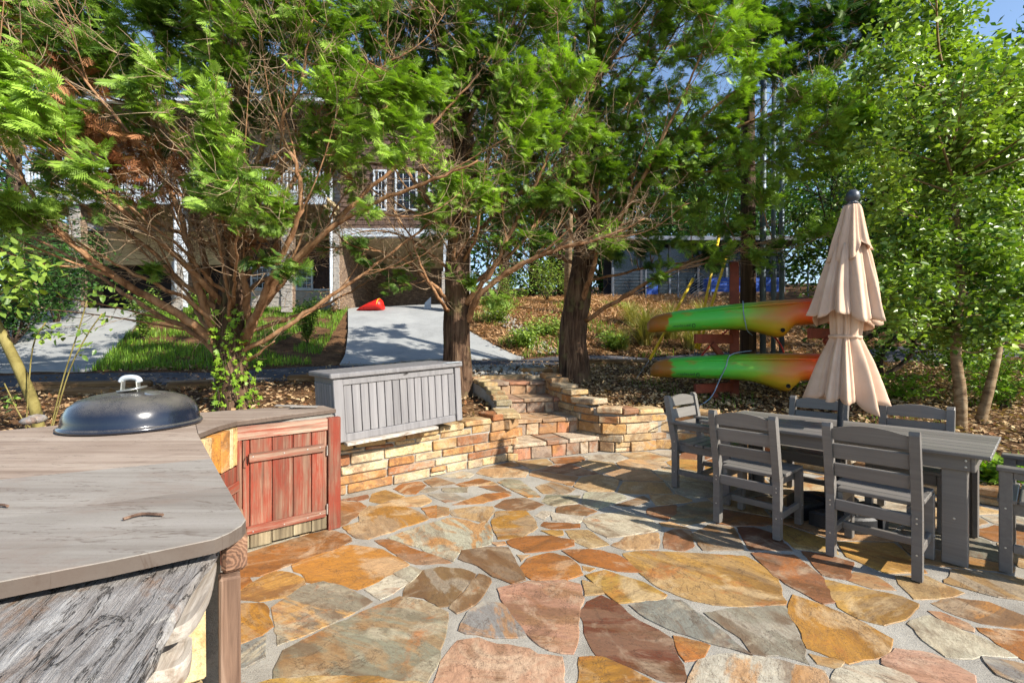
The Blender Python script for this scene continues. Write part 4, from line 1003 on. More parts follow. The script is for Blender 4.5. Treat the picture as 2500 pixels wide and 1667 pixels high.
for k in range(4):
    prof2 = []
    a0 = R(90*k+5); a1 = R(90*k+85); n = 12; pts = [(.06*math.cos((a0+a1)/2), .06*math.sin((a0+a1)/2))]+[(.34*math.cos(a0+(a1-a0)*i/n), .34*math.sin(a0+(a1-a0)*i/n)) for i in range(n+1)]
    mb = MB(); mb.prism(pts, .0, .115, .018); w_ = mb.build('weight', 'black_plastic', pb)
    for i in range(5):
        aa = a0+(a1-a0)*(i+.7)/5.6; mb = MB(); mb.bar((.14*math.cos(aa), .14*math.sin(aa), .116), (.28*math.cos(aa+.12), .28*math.sin(aa+.12), .116), .012, .006); mb.build('ridge', 'black_plastic', w_)
mb = MB(); mb.lathe([(.0, .005), (.055, .005), (.055, .12), (.035, .14), (.032, .36), (.0, .36)], 16); mb.build('pole_socket', 'black_plastic', pb, True)

# ------------------------------------------------------------------ kayaks and rack
def mat_kayak(name, k):
    t = NT(name); v = t.coords('Object'); sp = t.node('ShaderNodeSeparateXYZ'); t.l.new(v, sp.inputs[0])
    nz = t.noise(t.coords('Object', (1.2, 2, 3), loc=(k*7, 0, k)), 1.6, 4, .6); nz2 = t.noise(t.coords('Object', (1, 3, 3)), 2.4, 4, .6)
    f = t.math('ADD', t.math('DIVIDE', sp.outputs[0], 3.1), t.math('MULTIPLY', t.math('SUBTRACT', nz, .5), .16))
    c = t.ramp(f, [(.0, rgba((148, 96, 32))), (.115, rgba((160, 104, 34))), (.13, rgba((84, 188, 62))), (.36, rgba((72, 184, 60))), (.48, rgba((122, 176, 46))), (.57, rgba((168, 136, 36))), (.66, rgba((196, 116, 30))), (.76, rgba((206, 72, 26))), (1, rgba((196, 40, 22)))])
    c = t.mix(t.ramp(nz2, [(.57, g(0)), (.72, g(.75))]), c, rgba((176, 92, 34)))
    zf = t.ramp(t.math('ADD', sp.outputs[2], t.math('MULTIPLY', nz, .05)), [(-.0, g(1)), (.12, g(0))])
    c = t.mix(t.math('MULTIPLY', zf, .45), c, rgba((176, 170, 30)))
    t.base(c); t.rough(t.ramp(nz2, [(.3, g(.3)), (.7, g(.5))])); t.bump(t.noise(v, 40, 3, .6), .08, .002); M[name] = t.m
mat_kayak('kayak_upper', 0); mat_kayak('kayak_lower', 1)
mat_plain('rust_red_wood', (118, 52, 32), .75, .3, 7, 0, .3); mat_plain('rope_blue', (120, 140, 160), .9, .2, 30); mat_plain('lettering_black', (20, 20, 20), .6, .05, 5, 0, 0)
mat_plain('dark_hole', (22, 16, 12), .9, .05, 5, 0, 0)
KT = [0, .012, .03, .06, .1, .16, .25, .4, .6, .85, .95, .985, 1]; KZ = [.19, .25, .29, .325, .345, .365, .385, .41, .43, .42, .37, .3, .16]
KU = Vector((.93, -.367, 0)).normalized()
def make_kayak(name, p, tilt, mat, lab, flip=1):
    k = empty(name, p, 0, lab, 'kayak', rot=(0, -tilt, math.atan2(KU.y, KU.x)))
    L = 3.1; N = 46; NS = 20; mb = MB()
    for i in range(N+1):
        t = i/N; x = L*t; e = min(1.0, (math.sin(math.pi*min(1, max(0, t)))**.55)); e = max(e, .02)
        w = .36*(max(1e-3, 1-abs(2*t-1)**2.9))**.62+.012
        ztop = float(np.interp(t, KT, KZ))
        zbot = .03+.09*max(0, (.3-t)/.3)*0 - .012*math.sin(math.pi*t)
        if t < .03: zbot += .02*(1-t/.03)**2; 
        bulge = .17*math.exp(-(abs(t-.635)/.105)**1.7) if t < .635 else .17*math.exp(-((t-.635)/.045)**3)
        zbot -= bulge
        hgt = max(.012, ztop-zbot); mid = zbot
        for j in range(NS):
            a = 2*math.pi*j/NS; ca, sa = math.cos(a), math.sin(a)
            sx_ = math.copysign(abs(ca)**.55, ca); sz_ = math.copysign(abs(sa)**.6, sa)
            zz = mid+hgt*.5*(1+sz_); u = (zz-zbot)/hgt
            ww = w*(1.0 if u < .5 else 1-.34*((u-.5)/.5)**1.5)*(1-.08*max(0, .25-u)/.25)
            mb.v.append((x, ww*sx_, zz))
    for i in range(N):
        for j in range(NS): mb.f.append((i*NS+j, (i+1)*NS+j, (i+1)*NS+(j+1) % NS, i*NS+(j+1) % NS))
    mb.f.append(tuple(range(NS))); mb.f.append(tuple(N*NS+j for j in range(NS))[::-1])
    me = mb.mesh('hull', True); bmx = bmesh.new(); bmx.from_mesh(me); bmesh.ops.recalc_face_normals(bmx, faces=bmx.faces[:]); bmx.to_mesh(me); bmx.free()
    obj('hull', me, mat, k)
    for s in (-1, 1):                                   # raised chine line along the hull
        mb = MB(); pts = []
        for i in range(5, 44):
            t = i/46; w = .36*(max(1e-3, 1-abs(2*t-1)**2.6))**.75+.006; zt = float(np.interp(t, KT, KZ))
            pts.append((L*t, s*w*.86, .0+(zt-.0)*.815))
        mb.tube(pts, .012, 6); mb.build('chine_ridge', mat, k, True)
    mb = MB(); mb.lathe([(.0, -.012), (.016, -.010), (.021, .001), (.026, .004), (.031, .0)], 16); mb.build('scupper_hole', 'dark_hole', k, True, loc=(L*.637, -.358, -.05), rot=(R(90), 0, 0))
    cu = bpy.data.curves.new('lettering_curve', 'FONT'); cu.body = 'perception'; cu.size = .062; cu.extrude = .0008; cu.align_x = 'LEFT'
    tx = bpy.data.objects.new('lettering_curve', cu); col.objects.link(tx); dg = bpy.context.evaluated_depsgraph_get()
    me = bpy.data.meshes.new_from_object(tx.evaluated_get(dg)); bpy.data.objects.remove(tx); me.materials.clear()
    obj('lettering', me, 'lettering_black', k, loc=(.70, -.345, .115), rot=(R(90), R(180), 0))
    mb = MB(); mb.tube([(.03*math.cos(a)*.7, 0, .03*math.sin(a)) for a in np.linspace(0, 2*math.pi, 13)], .005, 5, False); mb.build('logo_ring', 'lettering_black', k, loc=(.745, -.350, .094))
    return k
kb = dp(1487, 757, 7.85); kl = dp(1494, 852, 7.75)
kay1 = make_kayak('kayak', Vector((kb.x, kb.y, 1.62)), R(2.6), 'kayak_upper', 'green and orange kayak lying upside down on the upper rack arms')
kay2 = make_kayak('kayak', Vector((kl.x, kl.y, .87)), R(0.4), 'kayak_lower', 'green and orange kayak lying upside down on the lower rack arms')
rackp = dp(1688, 905, 7.55)
rack = empty('kayak_rack', (rackp.x, rackp.y, H(rackp.x, rackp.y)), math.atan2(KU.y, KU.x), 'rust red timber rack of two posts with arms holding two kayaks', 'rack')
zg = rack.location.z; PD = 1.55
def rb(name, p0, p1, w, h_, up=(0, 0, 1)): mb = MB(); mb.bar(p0, p1, w, h_, up, .006); return mb.build(name, 'rust_red_wood', rack)
for i, px in enumerate((0, PD)):
    rb('post', (px, .14, -.4), (px, .14, 2.28), .14, .14, (0, 1, 0))
    for z in (.87-zg-.055, 1.62-zg-.035+(.03 if i == 0 else .10)):
        rb('arm', (px+.06, .2, z-.075), (px-.62, -.56, z-.075), .05, .15)
        rb('brace', (px-.02, .06, z-.62), (px-.36, -.32, z-.15), .05, .10)
def rope(name, pts, lab, mat='rope_blue', r=.008):
    mb = MB(); mb.tube(smooth_path(pts, 5), r, 6); return tag(mb.build(name, mat, None, True), lab, 'rope')
def kp(k, x, y, z): return k.matrix_basis @ Vector((x, y, z))
rope('rope', [kp(kay1, 1.50, .1, .45), kp(kay1, 1.47, -.28, .42), kp(kay1, 1.46, -.378, .25), kp(kay1, 1.48, -.378, .08), kp(kay1, 1.52, -.2, -.03), kp(kay1, 1.62, .1, -.1)], 'thin blue grey rope looped over the upper kayak')
rope('rope', [kp(kay2, 1.55, .1, .47), kp(kay2, 1.22, -.30, .41), kp(kay2, 1.14, -.372, .22), kp(kay2, 1.05, -.37, .02), kp(kay2, .9, -.6, -.25), kp(kay2, .55, -1.1, -.42), kp(kay2, .5, -1.7, -.33)], 'thin blue rope over the lower kayak trailing to the ground')
mat_plain('red_hose', (190, 46, 38), .5, .1, 9)
a = [dp(1590, 850, 8.6), dp(1625, 800, 8.6), dp(1690, 747, 8.7), dp(1745, 752, 8.7), dp(1792, 790, 8.6), dp(1808, 850, 8.6)]
rope('red_hose', a, 'red hose arching between the two kayaks', 'red_hose', .016)
# utility pole with pipes and yellow guy markers
mat_plain('galvanised', (104, 116, 126), .55, .2, 4, .5, .05); mat_plain('guy_yellow', (226, 190, 40), .5, .12, 6)
pp = dp(1718, 800, 9.6); zb = H(pp.x, pp.y)
mat_wood('pole_wood', (78, 60, 46), (40, 30, 24), (112, 90, 70), 2, .6, .9, .8)
mb = MB(); mb.tube([(0, 0, -.5), (0, 0, 4), (0, 0, 9.5)], [.16, .14, .1], 14); up = empty('utility_pole', (pp.x, pp.y, zb), 0, 'dark wooden utility pole behind the kayak rack', 'pole'); mb.build('pole_shaft', 'pole_wood', up, True)
for i, (xd, r, Y, lab) in enumerate(((1752, .06, 9.5, 'widest grey conduit, leftmost of three beside the utility pole'), (1776, .045, 9.45, 'grey metal conduit, middle one of three beside the utility pole'), (1795, .05, 9.5, 'grey metal conduit, rightmost of three beside the utility pole'))):
    p = dp(xd, 800, Y); zq = H(p.x, p.y); mb = MB(); mb.tube([(0, 0, -.3), (0, 0, 2.6), (.03, .02, 6.5)], r, 12)
    t_ = empty('conduit', (p.x, p.y, zq), 0, lab, 'pipe', 'metal conduits by the pole'); mb.build('pipe', 'galvanised', t_, True)
    for z in (1.2, 2.6, 4.0): mb = MB(); mb.lathe([(r, -.03), (r+.008, -.025), (r+.008, .025), (r, .03)], 12); mb.build('coupling', 'galvanised', t_, loc=(0, 0, z))
for i, (a, b, Y0, Y1, lab) in enumerate((((1492, 826), (1592, 640), 8.9, 9.3, 'yellow guy wire cover, lowest and leftmost of three'), ((1598, 800), (1652, 540), 9.0, 9.4, 'yellow guy wire cover, middle one of three'), ((1604, 802), (1668, 590), 9.2, 9.5, 'yellow guy wire cover, rightmost of three'))):
    A, B = dp(*a, Y0), dp(*b, Y1); gy = empty('guy_wire', A, 0, lab, 'guy wire', 'yellow guy wires'); d = B-A
    mb = MB(); mb.tube([d*0, d*.5, d], .028, 8); mb.build('yellow_cover', 'guy_yellow', gy, True)
    gz = H(A.x-d.x*.35, A.y-d.y*.3); base_ = Vector((A.x-d.x*.32, A.y-d.y*.3, gz))-A
    mb = MB(); mb.tube([base_, d*0, d, d*2.6], .006, 5); mb.build('cable', 'galvanised', gy)
# ------------------------------------------------------------------ the house behind the trees
mat_plain('white_trim', (176, 184, 192), .55, .08, 3, 0, .05); mat_plain('soffit_cream', (186, 168, 130), .7, .1, 2, 0, .05); mat_plain('siding_grey', (134, 132, 132), .75, .12, 2)
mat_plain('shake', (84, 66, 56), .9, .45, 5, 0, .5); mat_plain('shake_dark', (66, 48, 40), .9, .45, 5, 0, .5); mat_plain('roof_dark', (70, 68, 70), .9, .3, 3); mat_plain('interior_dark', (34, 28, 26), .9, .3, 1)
mat_plain('red_plastic', (206, 30, 22), .45, .1, 4)
def mat_ledge(name, cols):
    t = NT(name); v = t.coords('Object', (2.2, 2.2, 9)); f = t.noise(v, 2.0, 3, .5)
    t.base(t.ramp(f, [(.25+.5*i/(len(cols)-1), rgba(c)) for i, c in enumerate(cols)])); t.rough(.85); t.bump(t.noise(t.coords('Object'), 30, 4, .7), .5, .01); M[name] = t.m
mat_ledge('ledge_stone', [(70, 56, 46), (122, 100, 80), (92, 78, 68), (150, 128, 104), (84, 66, 54)]); mat_ledge('ledge_stone_grey', [(120, 116, 110), (168, 160, 150), (140, 136, 132), (188, 180, 168)])
def mat_glass():
    t = NT('window_glass'); t.base(rgba((20, 26, 34))); t.rough(.1); t.bsdf.inputs['Specular IOR Level'].default_value = .45; M['window_glass'] = t.m
mat_glass()
HO = Vector((-8.5, 18, 2.95))
house = empty('house', HO, 0, 'large shingle and stone house with white balcony up the slope behind the trees', 'house')
def hb(name, x0, x1, y0, y1, z0, z1, mat, parent=house, ch=.01, o=HO):
    mb = MB(); mb.box((0, 0, 0), (x1-x0, y1-y0, z1-z0), None, ch)
    pl = Vector(((x0+x1)/2, (y0+y1)/2, (z0+z1)/2))-o
    if parent is not house and parent is not None and parent.parent is not None: pl = pl-parent.location
    return mb.build(name, mat, parent, loc=pl)
def pieces(name, x0, x1, y, z0, z1, rowh, wr, mat, dep, parent=house, gap=.008, tilt=True, o=HO):
    """rows of real shakes or ledge stones facing the road, joined"""
    mb = MB(); z = z0
    while z < z1-.01:
        h = min(rowh*random.uniform(.85, 1.15), z1-z); x = x0-random.uniform(0, wr[0])
        while x < x1:
            w = random.uniform(*wr); a, b = max(x, x0), min(x+w-gap, x1)
            if b-a > .02:
                d0 = random.uniform(*dep); zb = z+(random.uniform(0, .012) if tilt else .004); d1 = d0*.25 if tilt else d0
                mb.add([(a, y-d0, zb), (b, y-d0, zb), (b, y-d1, z+h), (a, y-d1, z+h), (a, y, zb), (b, y, zb), (b, y, z+h), (a, y, z+h)],
                       [(0, 1, 2, 3), (0, 4, 5, 1), (0, 3, 7, 4), (1, 5, 6, 2), (3, 2, 6, 7)])
            x += w
        z += h
    mb.v = [(a-o.x, b-o.y, c-o.z) for a, b, c in mb.v]
    ob = mb.build(name, mat, parent); ob['kind'] = 'stuff'; return ob
def window(x0, x1, z0, z1, y, nx=3, nz=4, o=HO):
    w = hb('window', x0, x1, y-.02, y+.02, z0, z1, 'window_glass', house, .002); fr = .075; c = w.location+o
    def wp(n, a, b, z_0, z_1, yy0, yy1):
        mb = MB(); mb.box((0, 0, 0), (b-a, yy1-yy0, z_1-z_0), None, .004); mb.build(n, 'white_trim', w, loc=Vector(((a+b)/2, (yy0+yy1)/2, (z_0+z_1)/2))-c)
    wp('frame', x0-fr, x0, z0-fr, z1+fr, y-.07, y+.02); wp('frame', x1, x1+fr, z0-fr, z1+fr, y-.07, y+.02); wp('frame', x0, x1, z1, z1+fr, y-.068, y+.02); wp('sill', x0, x1, z0-fr, z0, y-.08, y+.02)
    wp('sash_rail', x0, x1, (z0+z1)/2-.025, (z0+z1)/2+.025, y-.05, y-.021)
    for i in range(1, nx): xx = x0+(x1-x0)*i/nx; wp('muntin', xx-.012, xx+.012, z0, z1, y-.042, y-.021)
    for i in range(1, nz):
        if i*2 != nz: zz = z0+(z1-z0)*i/nz; wp('muntin', x0, x1, zz-.012, zz+.012, y-.04, y-.022)
def hx(xd, Y): return (xd*1.063-CX)/FPX*Y
def hz(yd, Y): return CAM_H-(yd*1.063-HY)/FPX*Y
# right bay: open recess under the shingle wall
hb('fascia', -6.95, -2.3, 18.15, 18.4, 5.78, 6.12, 'white_trim'); hb('soffit', -6.9, -2.35, 18.4, 22.6, 5.80, 5.9, 'soffit_cream')
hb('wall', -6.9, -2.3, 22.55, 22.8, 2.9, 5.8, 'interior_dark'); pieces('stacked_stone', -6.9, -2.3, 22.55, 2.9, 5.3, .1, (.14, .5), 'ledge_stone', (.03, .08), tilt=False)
hb('header', -6.9, -2.3, 22.3, 22.5, 5.25, 5.8, 'soffit_cream')
hb('side_wall', -7.1, -6.92, 18.5, 22.8, 2.9, 5.78, 'ledge_stone'); hb('side_wall', -2.5, -2.3, 20.5, 22.5, 2.9, 5.78, 'ledge_stone')
hb('wall', -6.95, -2.3, 18.45, 18.7, 6.12, 11.2, 'shake'); pieces('shingle_siding', -6.95, -2.3, 18.45, 6.13, 11.0, .19, (.1, .24), 'shake', (.025, .045))
for a, b in ((912, 955), (988, 1030), (862, 884)): window(hx(a, 18.4), hx(b, 18.4), 6.95, 8.45, 18.4, 3, 4)
hb('column', -2.75, -2.35, 18.2, 18.6, 2.9, 5.78, 'white_trim'); pieces('stacked_stone', -2.8, -2.3, 18.18, 2.9, 4.4, .1, (.12, .4), 'ledge_stone_grey', (.02, .05), tilt=False)
# corner with downspout
hb('column', -7.12, -6.86, 18.1, 18.45, 2.9, 6.5, 'ledge_stone'); pieces('stacked_stone', -7.1, -6.86, 18.1, 2.9, 6.4, .085, (.1, .26), 'ledge_stone_grey', (.02, .05), tilt=False)
mb = MB(); mb.tube([(-7.16, 18.0, 8.2), (-7.16, 18.0, 3.35), (-7.13, 17.95, 3.15), (-6.92, 17.6, 3.02)], .06, 10); mb.v = [(a-HO.x, b-HO.y, c-HO.z) for a, b, c in mb.v]; mb.build('downspout', 'white_trim', house, True)
# centre bay
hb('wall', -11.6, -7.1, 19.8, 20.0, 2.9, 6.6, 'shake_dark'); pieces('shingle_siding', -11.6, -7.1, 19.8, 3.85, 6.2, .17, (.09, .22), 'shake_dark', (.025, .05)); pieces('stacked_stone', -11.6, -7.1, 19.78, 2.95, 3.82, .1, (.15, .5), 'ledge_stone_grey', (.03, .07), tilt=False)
hb('water_table', -11.6, -7.1, 19.68, 19.8, 3.82, 3.9, 'white_trim')
for a, b in ((580, 614), (622, 656), (683, 715)): window(hx(a, 19.7), hx(b, 19.7), hz(661, 19.7), hz(617, 19.7), 19.74, 3, 4)
hb('ceiling_beam', -11.6, -7.1, 19.6, 19.78, 6.0, 6.4, 'soffit_cream')
# left garage bay
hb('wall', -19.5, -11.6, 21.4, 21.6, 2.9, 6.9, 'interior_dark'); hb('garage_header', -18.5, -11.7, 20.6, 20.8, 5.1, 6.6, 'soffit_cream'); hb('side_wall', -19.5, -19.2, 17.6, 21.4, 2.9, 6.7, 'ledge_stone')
for x in (-14.6,): hb('pier', x-.3, x+.3, 20.4, 20.9, 2.9, 5.1, 'ledge_stone'); pieces('stacked_stone', x-.3, x+.3, 20.4, 2.9, 5.1, .1, (.12, .4), 'ledge_stone', (.02, .06), tilt=False)
# deck
hb('deck_floor', -18.2, -7.0, 17.1, 20.4, 6.95, 7.08, 'soffit_cream'); hb('deck_fascia', -18.25, -6.95, 17.0, 17.1, 6.72, 7.1, 'white_trim')
x = -18.1
while x < -7.1:
    hb('deck_joist', x-.03, x+.03, 17.12, 20.38, 6.74, 6.95, 'soffit_cream'); x += .42
hb('deck_fascia', -18.35, -18.25, 17.0, 20.4, 6.72, 7.1, 'white_trim')
rail = hb('railing', -18.25, -7.0, 17.02, 17.12, 8.02, 8.1, 'white_trim'); rl = rail.location+HO
mb = MB(); mb.box((0, 0, -.86), (11.25, .05, .06), None, .005); mb.build('bottom_rail', 'white_trim', rail)
bmesh_b = None; xs = np.arange(-18.15, -7.05, .135)
for i, x in enumerate(xs):
    big = i % 14 == 0
    if big: mb = MB(); mb.box((0, 0, 0), (.12, .11, 1.14), None, .006); mb.build('rail_post', 'white_trim', rail, loc=(x-rl.x, 0, -.42))
    else:
        if bmesh_b is None: mb = MB(); mb.box((0, 0, 0), (.045, .045, .84), None, .003); bmesh_b = mb.mesh('baluster')
        obj('baluster', bmesh_b, 'white_trim', rail, loc=(x-rl.x, 0, -.46))
for x, m in ((hx(186, 17.4), 1), (hx(418, 17.4), 0), (hx(672, 17.6), 1)):
    hb('column', x-.17, x+.17, 17.2, 17.5, 2.9, 6.74, 'ledge_stone' if m else 'white_trim'); pieces('stacked_stone', x-.2, x+.2, 17.18, 2.7, 6.7 if m else 4.6, .09, (.1, .3), 'ledge_stone_grey', (.03, .07), tilt=False)
mb = MB(); mb.tube([(hx(405, 17.1), 17.05, 6.9), (hx(405, 17.1), 17.05, 3.2)], .055, 8); mb.v = [(a-HO.x, b-HO.y, c-HO.z) for a, b, c in mb.v]; mb.build('downspout', 'white_trim', house, True)
# upper storey, siding boards and roof
hb('wall', -19.5, -6.95, 20.4, 20.6, 6.6, 11.2, 'siding_grey'); z = 7.1
while z < 11.0: hb('siding_board', -19.5, -6.97, 20.36, 20.4, z, z+.17, 'siding_grey', ch=.004); z += .19
for x in (-17.6, -15.4, -13.2, -10.6, -8.6): window(x-.5, x+.5, 7.6, 9.6, 20.34, 2, 4)
hb('eave', -20, -1.8, 17.8, 18.1, 11.0, 11.3, 'white_trim')
mb = MB(); mb.add([(-20, 17.7, 11.25), (-1.8, 17.7, 11.25), (-1.8, 23, 14.2), (-20, 23, 14.2), (-20, 28, 11.25), (-1.8, 28, 11.25)], [(0, 1, 2, 3), (3, 2, 5, 4), (0, 3, 4), (1, 5, 2), (0, 4, 5, 1)]); mb.v = [(a-HO.x, b-HO.y, c-HO.z) for a, b, c in mb.v]; mb.build('roof', 'roof_dark', house)
hb('rear_wall', -19.5, -2.3, 25, 25.2, 2.9, 11.2, 'siding_grey'); hb('side_wall', -2.5, -2.3, 18.7, 25, 6.0, 11.2, 'shake')
# red kayak bow by the stone wall
sp_ = dp(846, 708, 18.3); sz_ = H(sp_.x, sp_.y)+.03; sl = empty('red_kayak', (hx(815, 18.4), 18.5, sz_), 0, 'red plastic kayak bow lying at the top of the right driveway', 'kayak')
mb = MB(); N = 14; NS = 12
for i in range(N+1):
    t = i/N; x = 1.15*t; k_ = 1 if t < .82 else math.sqrt(max(.0, 1-((t-.82)/.185)**2)); w = (.36*math.sin(math.pi/2*min(1, t/.8)**.75)+.01)*(.35+.65*k_); h = .50*min(1, t/.82)**.8*(.25+.75*k_)+.02
    for j in range(NS): a = 2*math.pi*j/NS; mb.v.append((x, w*math.cos(a), max(0, h*.5+h*.5*math.sin(a))))
for i in range(N):
    for j in range(NS): mb.f.append((i*NS+j, (i+1)*NS+j, (i+1)*NS+(j+1) % NS, i*NS+(j+1) % NS))
mb.f.append(tuple(N*NS+j for j in range(NS))[::-1]); mb.build('hull', 'red_plastic', sl, True)
mb = MB(); mb.tube([(.95+.03*math.sin(a), .37*math.cos(a), .25+.26*math.sin(a)) for a in np.linspace(0, math.pi, 11)], .012, 6, False); mb.build('rim', 'guy_yellow', sl, True)
tp = dp(972, 700, 18.8); mb = MB(); mb.add([(0, 0, 0), (.3, 0, 0), (.3, 0, .5), (.05, 0, .25), (0, .03, 0), (.3, .03, 0), (.3, .03, .5), (.05, .03, .25)], [(0, 1, 2, 3), (7, 6, 5, 4), (0, 3, 7, 4), (1, 5, 6, 2), (3, 2, 6, 7), (0, 4, 5, 1)])
tag(mb.build('white_board', 'white_trim', loc=(tp.x, 18.9, H(tp.x, 18.9)+.02)), 'small pale pointed board leaning near the red kayak', 'board')

# ------------------------------------------------------------------ the dark cabin on the hill
CB = Vector((6.8, 24, H(6.8, 24))); cab = empty('cabin', CB, 0, 'dark cabin with large glass walls and thin metal roof on the hill at right', 'cabin')
mat_plain('cabin_dark', (44, 48, 60), .7, .3, 2); mat_plain('metal_roof', (120, 122, 128), .35, .15, 3, .6); mat_plain('deck_wood', (104, 82, 64), .85, .3, 4); mat_plain('rail_steel', (96, 102, 112), .5, .1, 4, .4); mat_plain('blue_cloth', (40, 78, 160), .8, .25, 4)
def cb(name, x0, x1, y0, y1, z0, z1, mat, parent=cab): mb = MB(); mb.box((0, 0, 0), (x1-x0, y1-y0, z1-z0), None, .008); return mb.build(name, mat, parent, loc=((x0+x1)/2, (y0+y1)/2, (z0+z1)/2))
cb('wall', -1.5, 7.5, 2.2, 2.4, 0, 2.7, 'cabin_dark'); cb('floor', -2, 8, -.3, 2.6, -.6, .05, 'deck_wood')
rf = cb('roof', -2.2, 8.2, -.9, 3, 2.75, 2.87, 'cabin_dark'); cb('roof_edge', -2.3, 8.3, -1.0, -.9, 2.72, 2.93, 'metal_roof')
for x in np.arange(-1.5, 7.6, 1.5): cb('mullion', x-.06, x+.06, -.08, .06, .05, 2.75, 'rail_steel' if int(x*2) % 2 else 'cabin_dark')
for x in np.arange(-1.5, 7.0, 1.5): cb('pane', x+.06, x+1.44, -.02, .0, .1, 2.7, 'window_glass')
cb('chair_on_deck', .2, .8, -.3, -.1, .05, .7, 'blue_cloth')
for i in range(6): cb('rail_bar', -1.8, 9.5, -1.545, -1.53, .2+.16*i, .212+.16*i, 'rail_steel')
for x in np.arange(-1.8, 9.6, 1.6): cb('rail_post', x-.03, x+.03, -1.58, -1.5, -.6, 1.15, 'rail_steel')
for i in range(6): cb('skirt_board', 2.2, 9.5, -1.5, -1.46, -.95+.17*i, -.80+.17*i, 'deck_wood')
for i in range(9):
    mb = MB(); mb.bar((-1.9+.0*i, -1.6, -.6+.13*i), (-3.2, -1.6, -1.5+.13*i), .02, .02); mb.build('stair_rail', 'rail_steel', cab, loc=(4.3, -.6, .35))
cb('blue_cover', 3.0, 6.8, -1.2, -.6, .0, .8, 'blue_cloth')
# ------------------------------------------------------------------ vegetation
mat_leaf('cypress_leaf', (40, 76, 28), (160, 194, 76), .34, .45, .3); mat_leaf('dead_leaf', (110, 62, 38), (186, 136, 96), .2, .7, .1); mat_leaf('broad_leaf', (40, 82, 30), (168, 194, 84), .34, .36, .4)  # cypress tones run from shaded green to sunlit lime, light put into colour
mat_leaf('dark_leaf', (24, 56, 24), (84, 126, 52), .3, .5, .3); mat_leaf('lime_leaf', (74, 122, 30), (156, 186, 60), .4, .45, .3); mat_leaf('orange_leaf', (170, 60, 24), (208, 96, 40), .3, .6, .1)
mat_bark('cypress_bark', (82, 62, 48), (40, 30, 24), (122, 100, 80), (16, 16, 1.6), .9, (112, 112, 70)); mat_bark('limb_bark', (140, 104, 74), (92, 64, 44), (170, 136, 104), (10, 10, 4), .3); mat_bark('twig_bark', (142, 120, 96), (96, 76, 58), (180, 160, 134), (6, 6, 6), .1)
mat_bark('pale_bark', (128, 106, 80), (80, 62, 46), (164, 146, 118), (5, 5, 14), .3); mat_bark('sapling_bark', (118, 108, 62), (80, 72, 42), (146, 136, 86), (6, 6, 6), .15); mat_bark('dark_bark', (62, 50, 42), (36, 28, 24), (96, 82, 70), (10, 10, 2), .6)

def frond_template(n=6):
    """a flat conifer spray: a fan of pointed side sprays along a drooping axis"""
    V = []; F = []
    def zc(x): return -.20*x*x
    def kite(p, d, L, w, dz):
        k = len(V); nx, ny = -d[1]*w, d[0]*w; mx, my = p[0]+d[0]*L*.45, p[1]+d[1]*L*.45
        V.extend([p, (mx+nx, my+ny, p[2]-dz*.35), (p[0]+d[0]*L, p[1]+d[1]*L, p[2]-dz), (mx-nx, my-ny, p[2]-dz*.35+.02)]); F.extend([(k, k+2, k+1), (k, k+3, k+2)])
    for i in range(n):
        x = .02+.72*i/n; L = (.62*(1-x)**.8+.12)*(.75 if i == 0 else 1)
        for s in (-1, 1):
            xx = x+(.07 if s > 0 else 0); ca = R(44-3*i); d = (math.cos(ca), math.sin(ca)*s); p = (xx, 0, zc(xx)); kite(p, d, L, .038, .16*L)
            if i < 3: q = (xx+d[0]*L*.38, d[1]*L*.38, zc(xx)-.05*L); kite(q, (math.cos(ca+.75), math.sin(ca+.75)*s), L*.48, .034, .1*L)
    kite((.02, 0, 0), (1, 0), .98, .03, .2)
    return np.array(V), np.array(F)
FV, FF = frond_template()
LEAF = (np.array([(0, 0, 0), (.3, -.27, .05), (.7, -.2, .04), (1, 0, -.06), (.7, .2, .04), (.3, .27, .05)]), np.array([(0, 1, 2), (0, 2, 3), (0, 3, 4), (0, 4, 5)]))
STAR = (np.array([(0, 0, 0), (.25, -.5, .02), (.42, -.2, 0), (.85, -.42, -.03), (.68, -.1, 0), (1.05, 0, -.06), (.68, .1, 0), (.85, .42, -.03), (.42, .2, 0), (.25, .5, .02)]),
        np.array([(0, 1, 2), (0, 2, 8), (0, 8, 9), (2, 3, 4), (2, 4, 6), (2, 6, 8), (4, 5, 6), (6, 7, 8)]))
SMALL = (np.array([(0, 0, 0), (.5, -.3, .04), (1, 0, -.04), (.5, .3, .04)]), np.array([(0, 1, 2), (0, 2, 3)]))

